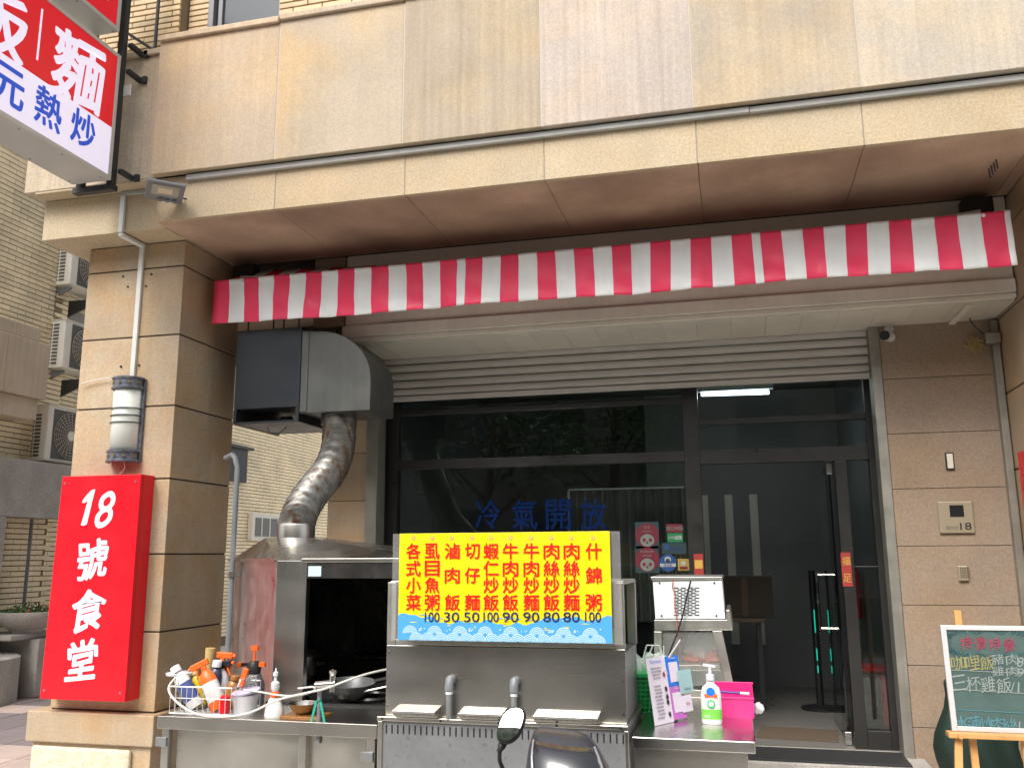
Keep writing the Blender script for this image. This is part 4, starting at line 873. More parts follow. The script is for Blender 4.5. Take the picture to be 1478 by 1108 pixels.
# food tub
tp = PY(361, 1030, 3.95)
ft = thing('plastic_tub', 'cloudy plastic tub with a lilac lid beside the wire basket', 'tub', (tp.x, 3.95, zc))
part('body', MB().lathe((tp.x, 3.90, zc), [(0,0),(.052,0),(.062,.085),(0,.086)], 26), M['plastic'], ft, smooth=True)
lid = part('lid', MB().lathe((0, 0, 0), [(.066,0),(.068,.008),(.06,.014),(0,.016)], 26), mat('lilac_lid', (.55,.48,.68), .35, alpha=.9), ft, smooth=True)
lid.location = Vector((tp.x, 3.90, zc+.1))-Vector(ft.location); lid.rotation_euler = (.12, -.14, 0)
mb = MB(); blob(mb, (tp.x, 3.90, zc+.035), .036, 7, .7, .2); part('contents', mb, mat('pink_stuff', (.7,.3,.35), .6), ft, smooth=True)
# white detergent bottle
dp = PY(397, 1036, 3.86)
dt = thing('detergent_bottle', 'white squeeze bottle with an orange collar and clear pump top', 'bottle', (dp.x, 3.85, zc))
part('body', MB().lathe((dp.x, 3.85, zc), [(0,0.0000),(.044,0.0000),(.047,0.0078),(.042,0.0390),(.028,0.0741),(.018,0.0897),(0,0.0905)], 24, sx=1, sy=.7), M['bottlew'], dt, smooth=True)
part('collar', MB().lathe((dp.x, 3.85, zc+.087), [(.021,0.0000),(.020,0.0195),(.014,0.0234),(0,0.0234)], 20), M['orange'], dt, smooth=True)
part('nozzle', MB().lathe((dp.x, 3.85, zc+.109), [(.012,0.0000),(.020,0.0156),(.020,0.0390),(.008,0.0484),(.007,0.0702),(.0,0.0718)], 16), M['plastic'], dt, smooth=True)
part('tip', MB().lathe((dp.x, 3.85, zc+.178), [(.012,0.0000),(.012,0.0156),(.004,0.0203),(.003,0.0351),(0,0.0359)], 12), M['white'], dt, smooth=True)
# bowl on board
cbp = PY(437, 1035, 3.87)
tag(part('chopping_board', MB().box(cbp.x-.08, cbp.x+.11, 3.80, 3.94, zc, zc+.014), M['amber'], bevel=.003), 'small brown wooden board under the steel bowl', 'board')
tag(part('steel_bowl', MB().lathe((cbp.x, 3.87, zc+.016), [(0,0),(.028,0),(.05,.018),(.067,.045),(.069,.046),(.064,.044),(.048,.02),(.026,.004),(0,.003)], 32), M['steelhi'], smooth=True), 'shiny steel bowl on the brown board', 'bowl')
# tap with hose
fx_ = PY(461, 1040, 3.77)
fa = thing('water_tap', 'grey standpipe with a tap body rising at the counter edge', 'tap', (fx_.x, 3.77, zc))
part('standpipe', MB().tube([(fx_.x, 3.765, .70), (fx_.x, 3.765, zc+.16)], .011, 10), M['steelgrey'], fa, smooth=True)
part('tap_body', MB().tube([(fx_.x-.02, 3.765, zc+.155), (fx_.x+.075, 3.765, zc+.165)], .016, 10).tube([(fx_.x+.06, 3.765, zc+.13), (fx_.x+.06, 3.765, zc+.20)], .014, 10), M['steelhi'], fa, smooth=True)
part('tap_knob', MB().lathe((fx_.x+.06, 3.765, zc+.20), [(.012,0),(.017,.01),(.017,.02),(0,.025)], 12), M['steelhi'], fa, smooth=True)
tb_ = MB().bar((fx_.x-.01, 3.755, zc+.09), (fx_.x-.03, 3.75, zc-.0), .01, .004).bar((fx_.x+.01, 3.755, zc+.09), (fx_.x+.035, 3.75, zc), .01, .004).bar((fx_.x-.01, 3.755, zc+.09), (fx_.x+.012, 3.755, zc+.10), .012, .004)
tag(part('green_strap', tb_, M['teal']), 'green plastic strap tied around the tap standpipe', 'strap')
hz = [PY(x, y, Y) for x, y, Y in ((560,965,3.95),(530,972,3.85),(500,982,3.78),(470,993,3.745),(440,1000,3.74),(400,1010,3.74),(360,1028,3.735),(320,1034,3.73),(285,1030,3.735),(262,1018,3.74),(247,1003,3.76),(244,990,3.80),(255,975,3.88))]
tag(part('white_hose', MB().tube(cr_spline(hz, 8), .0050, 8), M['hose'], smooth=True), 'white hose sagging from the tap across the front of the wire basket', 'hose')
hz = [PY(x, y, Y) for x, y, Y in ((352,995,3.86),(375,998,3.85),(405,1003,3.82),(430,1003,3.79),(452,997,3.76),(452,991,3.75),(430,993,3.75))]
tag(part('white_hose', MB().tube(cr_spline(hz, 8), .0042, 8), M['hose'], smooth=True), 'thinner white hose looped from the basket corner to the tap', 'hose')
# pressure sprayer standing behind the tub
pp = PY(368, 1000, 4.12)
ps = thing('pressure_sprayer', 'grey pressure sprayer with black head and red pump handle', 'sprayer', (pp.x, 4.10, zc))
part('tank', MB().lathe((pp.x, 4.10, zc), [(0,0),(.05,0),(.055,.01),(.055,.10),(.035,.15),(0,.152)], 20), mat('sprayer_grey', (.10,.10,.105), .4), ps, smooth=True)
part('head', MB().lathe((pp.x, 4.10, zc+.15), [(.032,0),(.036,.03),(.022,.06),(0,.062)], 16).box(pp.x-.07, pp.x, 4.09, 4.11, zc+.185, zc+.20), M['black'], ps, smooth=True)
part('nozzle', MB().box(pp.x-.085, pp.x-.065, 4.085, 4.115, zc+.18, zc+.20).box(pp.x+.03, pp.x+.06, 4.09, 4.11, zc+.185, zc+.205), M['orange'], ps)
part('pump_handle', MB().tube([(pp.x, 4.10, zc+.21), (pp.x, 4.10, zc+.265)], .006, 8).box(pp.x-.018, pp.x+.018, 4.09, 4.11, zc+.262, zc+.282), M['orange'], ps)
# ------------------------------------------------------------------ red vertical sign on the column
VS = thing('vertical_sign', 'red box sign with white brush lettering mounted on the stone column', 'sign', (-4.2, 5.25, .58))
for q_ in ((-4.47,2.0),(-3.91,2.0),(-4.49,.64),(-3.91,.64)): part('screw', MB().tube([(q_[0],5.204,q_[1]),(q_[0],5.211,q_[1])], .007, 8), M['steelgrey'], VS)
part('side_seam', MB().box(-3.8752, -3.8735, 5.235, 5.238, .59, 2.045), M['couplet'], VS)
part('case', MB().hexa([(-4.525,5.21,.585),(-3.875,5.21,.585),(-3.875,5.356,.585),(-4.525,5.356,.585),(-4.50,5.21,2.05),(-3.875,5.21,2.05),(-3.875,5.356,2.05),(-4.50,5.356,2.05)]), M['red'], VS, bevel=.004)
tx = MB()
def gp(mb, ch, px, py, w, h_, Y, **k): p = PY(px, py, Y); glyph(mb, ch, (p.x, Y, p.z), w, h_, **k)
Ys = 5.207
p = PY(127, 732, Ys)
tx.add([(p.x+a_, Ys-.0005, p.z+b_) for a_, b_ in ((-.045,-.118),(-.020,-.122),(.002,-.112),(.030,.04),(.046,.122),(.020,.118),(-.012,.09),(-.042,.055),(-.050,.035),(-.030,.030),(-.006,.048),(-.022,-.03))], [(0,1,2,3,11),(3,4,5,6,10,11),(6,7,8,9,10)])
gp(tx, '8', 152, 735, .01, .01, Ys+.002, off=.0); gp(tx, '8', 152, 735, .135, .245, Ys, off=.028, shear=.14, wob=.03)
gp(tx, '號', 133, 807, .245, .26, Ys, off=.042, shear=.0, wob=.045); gp(tx, '食', 127, 880, .265, .275, Ys, off=.05, wob=.045); gp(tx, '堂', 118, 952, .235, .26, Ys, off=.048, wob=.045)
part('lettering', tx, M['wsign'], VS, recalc=False)
# ------------------------------------------------------------------ wall lamp on the column
WLx, WLy = PY(176, 605, 5.28).x, 5.28
Lm = thing('wall_lamp', 'cylindrical white glass wall lamp with pewter bands on the column', 'lamp', (WLx, 5.36, 2.14))
def half(prof, n=20, m='lampm', nm='band', **k):
    mb = MB(); base = 0
    for r, z in prof:
        for i in range(n+1):
            t = math.pi+math.pi*i/n; mb.v.append(Vector((WLx+r*math.cos(t), 5.335+r*.95*math.sin(t), z)))
    for j in range(len(prof)-1):
        for i in range(n): mb.f.append([j*(n+1)+i, j*(n+1)+i+1, (j+1)*(n+1)+i+1, (j+1)*(n+1)+i]); mb.m.append(0)
    return part(nm, mb, M[m], Lm, smooth=True, solid=.004)
z0l, z1l = 2.14, 2.745
part('back_plate', MB().box(WLx-.125, WLx+.125, 5.335, 5.356, z0l+.01, z1l-.01), M['lampm'], Lm, bevel=.004)
half([(.102, z0l+.06), (.102, z1l-.06)], m='lampw', nm='glass_shade')
for za, zb_ in ((z0l, z0l+.09), (z1l-.09, z1l)):
    half([(.11, za), (.122, za+.006), (.122, za+.016), (.112, za+.024), (.112, zb_-.024), (.122, zb_-.016), (.122, zb_-.006), (.11, zb_)], nm='pewter_band')
    for k in range(5):
        t = math.pi+math.pi*(k+.6)/5.2; part('stud', MB().lathe((WLx+.114*math.cos(t), 5.335+.112*math.sin(t), (za+zb_)/2-.008), [(0,0),(.009,.003),(.009,.012),(0,.016)], 8), M['brass'], Lm, smooth=True)
for dz in (-.05, 0, .05): half([(.108, z0l+.33+dz-.005), (.116, z0l+.33+dz), (.108, z0l+.33+dz+.005)], nm='ring_band')
part('red_bounce_disc', MB().prism([(WLx+.105*math.cos(math.pi+math.pi*i/12), 5.335+.10*math.sin(math.pi+math.pi*i/12)) for i in range(13)], 'XY', z0l+.01, z0l+.014), M['couplet'], Lm)  # underside coloured red to imitate the reflection of the sign below
# conduits and floodlight
cpts = [PY(190,543,5.34), PY(200,392,5.34), PY(198,386,5.34), PY(201,353,5.33)]
cd = thing('wall_conduit', 'white plastic cable duct running down the column to the lamp', 'conduit', (cpts[0].x, 5.34, 2.75))
xx = PY(199, 450, 5.35).x
part('duct', MB().box(xx-.018, xx+.018, 5.335, 5.357, 2.75, 3.74), M['conduit'], cd, bevel=.003)
part('elbow', MB().box(xx-.02, xx+.02, 5.11, 5.357, 3.72, 3.745), M['conduit'], cd, bevel=.003)
xx2 = PY(176, 310, 5.10).x
part('duct', MB().box(xx2-.018, xx2+.018, 5.092, 5.113, 3.75, 4.02), M['conduit'], cd, bevel=.003)
part('duct', MB().bar((xx2, 5.10, 3.735), (xx, 5.34, 3.735), .036, .02), M['conduit'], cd, bevel=.003)
part('duct', MB().box(xx2-.018, xx2+.20, 5.092, 5.113, 4.022, 4.05), M['conduitg'], cd, bevel=.003)
a = PY(270, 262, 4.985); b = PY(1478, 115, 4.985)
lc_ = thing('cable_duct', 'long grey cable duct along the top of the stone lintel', 'conduit', (-1, 4.98, 4.03))
part('duct', MB().box(a.x, .2, 4.968, 4.999, 4.022, 4.058), M['conduitg'], lc_, bevel=.004); part('duct', MB().box(.203, 2.6, 4.970, 4.999, 4.020, 4.056), M['conduitg'], lc_, bevel=.004)
fl = thing('flood_light', 'small grey LED floodlight tilted down on the stone lintel corner', 'lamp', PY(238, 278, 4.85), local=True)
fl.rotation_euler = (math.radians(-16), math.radians(0), math.radians(42))
part('housing', MB().box(-.12,.12,-.10,.10,0,.022), M['pipeg'], fl, bevel=.006)
part('glass', MB().box(-.085,.085,-.075,.03,-.004,-.0005), mat('flood_glass', (.35,.33,.28), .2), fl)
part('led_chip', MB().box(-.045,.045,-.05,.005,-.0065,-.0045), mat('flood_led', (.62,.52,.38), .3), fl)
for k in range(3): part('fin', MB().lathe((-.02+k*.045,.075,-.012), [(.0,0),(.016,0),(.016,.012),(0,.013)], 12), M['steelgrey'], fl)
part('bracket', MB().bar((-.08,.09,.02),(-.08,.17,.10),.02,.006).bar((.08,.09,.02),(.08,.17,.10),.02,.006).bar((-.08,.17,.10),(.08,.17,.10),.02,.006), M['steelgrey'], fl)
part('cable', MB().tube([(.10,.05,.015),(.16,.07,.03),(.17,.10,.06),(.10,.14,.09)], .005, 6), M['iron'], fl, smooth=True)
wl = [PY(x, y, 5.33) for x, y in ((117,554),(130,550),(145,547),(160,545))]
tag(part('loose_wire', MB().tube(cr_spline(wl, 5), .004, 6), M['hose'], smooth=True), 'loose pale wire entering the column lamp from the left', 'wire')
wl = [PY(x, y, 5.30) for x, y in ((178,665),(180,675),(174,683),(170,688))]
tag(part('loose_wire', MB().tube(cr_spline(wl, 5), .003, 6), M['hose'], smooth=True), 'short pale wire hanging below the column lamp', 'wire')
# ------------------------------------------------------------------ projecting light box signs
SX = -3.942; SW = .30
def proj_sign(za, zb_, lab, red_from, texts, yend=4.76):
    s = thing('projecting_sign', lab, 'sign', (SX-SW/2, 4.2, za))
    y0 = 2.2
    part('case', MB().box(SX-SW, SX-.006, y0, yend, za, zb_), M['signback'], s, bevel=.004)
    part('face_rim', MB().box(SX-.0055, SX+.004, y0, yend, za, za+.028).box(SX-.0055, SX+.004, y0, yend, zb_-.028, zb_).box(SX-.0055, SX+.004, yend-.03, yend, za+.0285, zb_-.0285), M['signback'], s, bevel=.001)
    if red_from > za+.05: part('white_face', MB().box(SX-.005, SX, y0, yend-.031, za+.029, red_from), M['lwhite'], s)
    part('red_face', MB().box(SX-.005, SX, y0, yend-.031, max(red_from, za+.029)+.0005, zb_-.029), M['lred'], s)
    for y in (4.0, 4.35, 4.7): part('rivet', MB().tube([(SX-.03,y,za-.003),(SX-.03,y,za+.001)], .006, 8).tube([(SX-SW+.03,y,za-.003),(SX-SW+.03,y,za+.001)], .006, 8), M['steelgrey'], s)
    for m_, mb in texts: part('lettering', mb, M[m_], s, recalc=False)
    return s
U = (0,1,0); V = (0,0,1)
def gx(mb, ch, px, py, w, h_, **k): p = PX(px, py, SX); glyph(mb, ch, (SX+.002, p.y, p.z), w, h_, U, V, **k)
t1 = MB(); gx(t1, '麵', 114, 103, .47, .50, off=.042, wob=.05); p = PX(57, 50, SX)
t1.add([(SX+.002,p.y-.008,p.z-.17),(SX+.002,p.y+.008,p.z-.17),(SX+.002,p.y+.008,p.z+.17),(SX+.002,p.y-.008,p.z+.17)], [(0,1,2,3)])
pY = PX(5, 38, SX); glyph(t1, '飯', (SX+.002, pY.y-.07, pY.z), .50, .42, U, V, off=.045, wob=.05)
t2 = MB(); gx(t2, '炒', 120, 187, .22, .24, off=.038); gx(t2, '熱', 70, 157, .22, .25, off=.036); gx(t2, '元', 13, 124, .23, .24, off=.04)
p = PX(13, 124, SX); glyph(t2, '百', (SX+.002, p.y-.31, p.z), .22, .24, U, V, off=.04)
ps1 = proj_sign(3.975, 4.885, 'lower projecting light box sign with white noodle characters on red and blue characters on white', 4.34, [('lwhite', t1), ('lblue', t2)])
ps2 = proj_sign(5.04, 5.9, 'upper projecting light box sign in red cut off by the top of the frame', 5.04, [], 4.72)
t3 = MB(); pq = PX(160, 2, SX); glyph(t3, '小', (SX+.0025, pq.y-.03, 5.34), .25, .30, U, V, off=.04); part('lettering', t3, M['yellow'], ps2, recalc=False)
sm = thing('sign_mount', 'black steel mounting frame holding the projecting signs to the facade', 'bracket', (-4.0, 4.9, 3.95))
part('upright', MB().box(-4.0, -3.955, 4.79, 4.835, 3.93, 5.6), M['iron'], sm, bevel=.003); part('upright', MB().box(-4.24, -4.195, 4.79, 4.835, 3.93, 5.6), M['iron'], sm, bevel=.003)
part('crossbar', MB().box(-4.26, -3.945, 4.785, 4.84, 3.925, 3.965), M['iron'], sm, bevel=.003)
for z in (4.06, 4.80, 5.0): part('foot', MB().box(-3.955, -3.92, 4.836, 4.979, z, z+.03).box(-3.92, -3.885, 4.955, 4.979, z-.01, z+.04), M['iron'], sm, bevel=.002)
tag(part('small_tag', MB().box(-3.95, -3.89, 4.82, 4.826, 4.62, 4.70), M['signback'], bevel=.002), 'tiny pale metal tag fixed beside the sign upright', 'tag')
# ------------------------------------------------------------------ things on the right wall
def wbox(name, lab, cat, px0, py0, px1, py1, m, t=.03, Y=6.5):
    a = PY(px0, py0, Y); b = PY(px1, py1, Y); th = thing(name, lab, cat, ((a.x+b.x)/2, Y, b.z))
    part('plate', MB().box(a.x, b.x, Y-t, Y-.001, b.z, a.z), m, th, bevel=.006); return th, a, b
th, a, b = wbox('light_switch', 'cream rectangular call button on the right stone wall', 'button', 1363, 653, 1378, 678, M['frame'], .015)
part('button', MB().box(a.x+.008, b.x-.008, 6.478, 6.484, b.z+.010, a.z-.010), M['cream'], th, bevel=.004)
th, a, b = wbox('house_intercom', 'beige house number intercom plate reading 18', 'intercom', 1352, 724, 1407, 769, M['plate'], .02)
part('screen', MB().box(a.x+.07, a.x+.155, 6.476, 6.479, a.z-.10, a.z-.025), M['scrn'], th)
tx = MB(); string(tx, '18', (b.x-.055, 6.4785, b.z+.045), .048, off=.03, width=.07); string(tx, '建林街', (a.x+.075, 6.4785, b.z+.036), .026, off=.005, mi=1, width=.08)
part('lettering', tx, [M['ink'], M['greyink']], th, recalc=False)
th, a, b = wbox('speaker_grille', 'small square metal speaker grille below the intercom', 'speaker', 1381, 816, 1398, 838, M['plate'], .02)
gm = MB()
for i in range(6):
    for j in range(6): gm.box(a.x+.014+i*.010, a.x+.019+i*.010, 6.4775, 6.4795, b.z+.02+j*.012, b.z+.026+j*.012)
part('grille', gm, M['ink'], th)
cc = thing('security_camera', 'small white bullet camera with a black lens under the ceiling edge', 'camera', (1.09, 6.4, 3.0))
p = PY(1276, 485, 6.4)
part('body', MB().tube([(p.x+.05,6.46,p.z+.005),(p.x,6.36,p.z-.005)], .035, 14), M['white'], cc, smooth=True); part('lens', MB().tube([(p.x,6.36,p.z-.005),(p.x-.006,6.345,p.z-.008)], .033, 14), M['black'], cc, smooth=True)
part('mount', MB().tube([(p.x+.05,6.46,p.z+.02),(p.x+.05,6.48,p.z+.07)], .015, 10).tube([(p.x+.05,6.48,p.z+.065),(p.x+.05,6.499,p.z+.065)], .03, 12), M['white'], cc, smooth=True)
p = PY(1428, 488, 6.42); rc = thing('motion_sensor', 'grey sensor box on a bracket beside a clump of dry twigs', 'sensor', p)
part('box', MB().box(p.x-.03, p.x+.06, 6.38, 6.46, p.z-.04, p.z+.03), M['alu'], rc, bevel=.006)
part('cable', MB().tube(cr_spline([Vector(q_) for q_ in ((p.x-.02,6.42,p.z+.02),(p.x-.06,6.42,p.z+.06),(p.x-.10,6.42,p.z+.12),(p.x-.11,6.42,p.z+.17))], 4), .004, 6), M['iron'], rc)
tw = MB(); random.seed(5)
for k in range(34):
    c = Vector((p.x-.09, 6.45, p.z-.03)); d = Vector((rnd(-1,1), rnd(-.4,.4), rnd(-.8,.8))).normalized()*.05; e = c+Vector((rnd(-.03,.03), rnd(-.02,.02), rnd(-.03,.03))); tw.tube([e-d, e+d], .002, 4)
tag(part('twig_clump', tw, M['cork']), 'clump of dry twigs on the right stone wall by the sensor', 'twigs', kind=None)
tag(part('corner_rail', MB().box(1.745, 1.79, 6.44, 6.498, .02, 3.04), M['rail'], bevel=.003), 'thin grey metal strip in the corner between stone wall and column', 'strip')
tag(part('red_wall_sign', MB().box(1.765, 1.798, 5.9, 6.25, 1.75, 2.12), M['red'], bevel=.003), 'edge of a red sign on the far right column', 'sign')
vb = MB()
for i in range(4): p = PZ(1427+i*3.5, 243-i*4.5, 3.755); vb.bar((p.x, p.y, 3.752), (p.x+.01, p.y+.02, 3.70), .008, .006)
tag(part('anchor_bolts', vb, M['iron']), 'four short anchor bolts sticking out of the right soffit', 'bolts')
# ------------------------------------------------------------------ chalkboard on easel
Yc = 5.0
a = PY(1362, 904, Yc); b = PY(1362, 1052, Yc); xl = a.x-.003; zt2, zb2 = a.z, b.z; xr = xl+.76
EB = thing('chalkboard_easel', 'green chalkboard menu with aluminium frame on a wooden easel', 'easel', (xl+.38, Yc, 0))
def tiltp(x, z, off=0): return (x, Yc+.10*(z-zb2)-off, z)
def tbox(x0, x1, za, zb_, o0, o1, m, nm):
    return part(nm, MB().hexa([tiltp(x0,za,o1),tiltp(x1,za,o1),tiltp(x1,za,o0),tiltp(x0,za,o0),tiltp(x0,zb_,o1),tiltp(x1,zb_,o1),tiltp(x1,zb_,o0),tiltp(x0,zb_,o0)]), m, EB, bevel=.002)
tbox(xl, xr, zb2, zt2, -.012, 0, M['boardg'], 'board')
for nm, x0, x1, za, zb_ in (('l', xl-.004, xl+.022, zb2-.004, zt2+.004), ('r', xr-.022, xr+.004, zb2-.004, zt2+.004), ('t', xl+.0225, xr-.0225, zt2-.018, zt2+.004), ('b', xl+.0225, xr-.0225, zb2-.004, zb2+.018)):
    tbox(x0, x1, za, zb_, -.014, .008, M['wire'], 'frame')
tx = MB(); cv = Vector((0,.10,1)).normalized()
def ck(ch, px, py, w, h_, mi, off=.0, **k):
    p = PY(px, py, Yc+.03); z = p.z; q_ = Vector(tiltp(p.x, z, .003)); glyph(tx, ch, q_, w, h_, (1,0,0), cv, off=off, mi=mi, wob=.05, **k)
for ch, px in zip('特價特餐', (1395, 1415, 1436, 1457)): ck(ch, px, 927+(px-1392)*.05, .055, .060, 2, .004)
for ch, px in zip('咖哩飯', (1383, 1404, 1425)): ck(ch, px, 956, .066, .066, 1, 0)
for ch, px in zip('豬肉', (1440, 1461)): ck(ch, px, 951, .055, .05, 0)
for ch, px in zip('雞肉', (1440, 1461)): ck(ch, px, 968, .055, .045, 0)
ck('80', 1478, 954, .06, .045, 0, shear=.2); ck('90', 1478, 969, .06, .04, 0, shear=.2)
for ch, px in zip('三杯雞飯', (1384, 1404, 1425, 1448)): ck(ch, px, 984+(px-1380)*.06, .066, .072, 0)
ck('/100', 1478, 990, .12, .05, 0, shear=.15)
for ch, px in zip('水蓮炒肉絲', (1386, 1404, 1422, 1438, 1455)): ck(ch, px, 1041+(px-1382)*.05, .065, .07, 3)
ck('/120', 1477, 1046, .11, .05, 0, shear=.15)
for py, mi, s in ((966, 0, 6), (993, 0, 8), (1022, 3, 6)):
    A2 = PY(1372, py, Yc+.03); B2 = PY(1478, py+s, Yc+.03); A2 = Vector(tiltp(A2.x, A2.z, .003)); B2 = Vector(tiltp(B2.x+.12, B2.z, .003)); tx.bar(A2, B2, .0005, .0035, mi)
cz = PY(1423, 928, Yc+.03); pr_ = None
for k in range(61):
    t = 2*math.pi*k/60; rr = 1+(.13 if k % 2 else -.05); ex_ = abs(math.cos(t))**.5*math.copysign(1, math.cos(t)); ez_ = abs(math.sin(t))**.5*math.copysign(1, math.sin(t))
    pt = Vector(tiltp(cz.x+.02+.185*ex_*rr, cz.z+.052*ez_*rr**2, .003))
    if pr_ is not None: tx.bar(pr_, pt, .0035, .0006, 3)
    pr_ = pt
part('chalk_writing', tx, [M['chalkw'], M['chalky'], M['chalkp'], M['chalkb']], EB, recalc=False)
part('tray', MB().box(xl-.03, xr+.03, Yc-.055, Yc+.02, zb2-.03, zb2-.006), M['wood'], EB, bevel=.003)
for x in (xl+.09, xr-.25): part('mast', MB().bar(tiltp(x, zb2-.55, -.03), tiltp(x+.0, zt2+.075, -.03), .034, .02), M['wood'], EB, bevel=.003)
part('leg', MB().bar((xl+.02, Yc-.01, zb2-.03), (xl-.06, Yc-.16, 0), .036, .022), M['wood'], EB, bevel=.003); part('leg', MB().bar((xr-.02, Yc-.01, zb2-.03), (xr+.03, Yc-.16, 0), .036, .022), M['wood'], EB, bevel=.003)
part('leg', MB().bar((xl+.32, Yc+.01, zb2-.03), (xl+.30, Yc-.10, 0), .036, .022), M['wood'], EB, bevel=.003); part('leg', MB().bar((xl+.40, Yc+.05, zb2+.1), (xl+.42, Yc+.55, 0), .036, .022), M['wood'], EB, bevel=.003)
for x in (xl+.02, xr-.03): part('knob', MB().tube([(x, Yc-.075, zb2-.018), (x, Yc-.055, zb2-.018)], .012, 10), M['wood'], EB, smooth=True)
# covered bundle behind the chalkboard
cv_ = MB(); g0 = PY(1349, 1000, 5.9)
cv_.grid(lambda u, v: (g0.x+.32*(1-math.cos(u*math.pi*.999))*(.9-.35*v)+.03*math.sin(v*9)+.06*v*v, 6.0-.22*math.sin(u*math.pi)*(1-.3*v)+.02*math.sin(u*19+v*3), (.74+.08*math.sin(u*5))*v), 30, 10)
tag(part('folded_parasol_cover', cv_, M['dgreen'], smooth=True, solid=.006), 'dark green cloth cover bundled behind the chalkboard easel', 'cover')
# ------------------------------------------------------------------ scooter
SC = thing('scooter', 'dark grey scooter parked in front of the food cart with one round mirror', 'scooter', (-.62, 2.9, 0))
def loft(secs, n=22):
    mb = MB(); base = 0
    for (cx_, cy_, cz_, rx, ry, tiltv, p_) in secs:
        for k in range(n):
            t = 2*math.pi*k/n; c_ = math.copysign(abs(math.cos(t))**p_, math.cos(t)); s_ = math.copysign(abs(math.sin(t))**p_, math.sin(t))
            mb.v.append(Vector((cx_+rx*c_, cy_+ry*s_, cz_+tiltv*c_)))
    for j in range(len(secs)-1):
        for k in range(n): mb.f.append([j*n+k, j*n+(k+1)%n, (j+1)*n+(k+1)%n, (j+1)*n+k]); mb.m.append(0)
    mb.f.append(list(range(n))[::-1]); mb.m.append(0); mb.f.append([(len(secs)-1)*n+k for k in range(n)]); mb.m.append(0)
    return mb
hc = PY(817, 1050, 3.1)
cxs, cys = hc.x, 3.08
part('headlamp_cowl', loft([(cxs+.05,cys,.62,.17,.13,0,.8),(cxs+.03,cys-.01,.72,.162,.13,-.01,.8),(cxs+.015,cys-.005,.79,.145,.115,-.012,.8),(cxs,cys+.01,.85,.125,.09,-.012,.8),(cxs-.012,cys+.03,.893,.105,.06,-.010,.75),(cxs-.018,cys+.045,.912,.085,.035,-.008,.7),(cxs-.02,cys+.05,.917,.05,.015,-.004,.7)]), M['scoot'], SC, smooth=True)
def cowl_pt(u, v):
    secs = [(.62,.05,.0,.17,.13),(.72,.03,-.01,.162,.13),(.79,.015,-.005,.145,.115),(.85,.0,.01,.125,.09),(.893,-.012,.03,.105,.06)]
    z = .66+.225*v
    for a_, b_ in zip(secs, secs[1:]):
        if a_[0] <= z <= b_[0]: break
    f_ = (z-a_[0])/(b_[0]-a_[0]); ox, oy, rx, ry = [a_[i]+(b_[i]-a_[i])*f_ for i in range(1, 5)]
    wdt = .55+.55*v; t = -math.pi/2+.18+(u-.5)*wdt*1.9
    c_ = math.copysign(abs(math.cos(t))**.8, math.cos(t)); s_ = math.copysign(abs(math.sin(t))**.8, math.sin(t))
    return (cxs+ox+(rx+.004)*c_, cys+oy+(ry+.004)*s_, z-.01*c_)
part('cowl_visor', MB().grid(cowl_pt, 18, 12), mat('scooter_gloss', (.02,.021,.025), .2, .1, coat=.4), SC, smooth=True, solid=.003)
def cowl_rim(sgn): return [Vector(cowl_pt(.5+.52*sgn, v/10))+Vector((0,-.003,0)) for v in range(11)]
for sg in (-1, 1): part('cowl_trim', MB().tube(cowl_rim(sg), .005, 8), mat('scooter_silver', (.30,.30,.31), .25, .8), SC, smooth=True)
hb0 = PY(752, 1104, 3.05)
part('handlebar', MB().tube([(cxs-.08, 3.05, .79), (cxs-.17, 3.02, .785), (hb0.x-.10, 2.98, .76)], .012, 8).tube([(cxs+.14, 3.05, .74), (cxs+.28, 3.0, .72)], .012, 8), M['black'], SC, smooth=True)
part('grip', MB().tube([(hb0.x-.10, 2.98, .76), (hb0.x-.20, 2.95, .745)], .018, 10), M['rubber'], SC, smooth=True)
part('brake_lever', MB().tube([(hb0.x+.02, 3.03, .80), (hb0.x-.05, 3.05, .79), (hb0.x-.15, 3.03, .765)], .006, 6), M['steelgrey'], SC, smooth=True)
mc = PY(737, 1045, 3.05)
st0 = PY(722, 1100, 3.05)
part('mirror_stem', MB().tube(cr_spline([st0+Vector((.02,.02,-.05)), st0, st0+Vector((-.002,0,.03)), PY(722,1080,3.05), PY(730,1066,3.07)], 4), [.007]*10+[.010]*3+[.014]*4, 10), M['black'], SC, smooth=True)
# mirror head: rounded kite outline facing back towards the rider (and the camera), tipped a little skyward
mo = []
for k in range(28):
    t = 2*math.pi*k/28; rx = .043; rz_ = .060
    x = rx*math.copysign(abs(math.cos(t))**.85, math.cos(t)); z = rz_*math.copysign(abs(math.sin(t))**.85, math.sin(t)); mo.append((x+.30*z, z))
mn = Vector((.05, -1, .40)).normalized(); mu = Vector((0,0,1)).cross(mn).normalized(); mv = mn.cross(mu).normalized()
def mface(scale, d0, d1):
    mb = MB(); n = len(mo)
    vs = [mc+mu*x*scale+mv*z*scale+mn*d0 for x, z in mo]+[mc+mu*x*scale*1.0+mv*z*scale+mn*d1 for x, z in mo]
    return mb.add(vs, [list(range(n))[::-1], list(range(n, 2*n))]+[[i,(i+1)%n,n+(i+1)%n,n+i] for i in range(n)])
sh_ = part('mirror_housing', mface(1.0, -.03, -.001), M['black'], SC, smooth=False, bevel=.008)
mb = MB(); n_m = len(mo); RR = .42
for q_ in range(7):
    for x, z in mo: sc_ = .88*q_/6+.0001; mb.v.append(mc+mu*x*sc_+mv*z*sc_+mn*(.0055-(x*x+z*z)*sc_*sc_/(2*RR)))
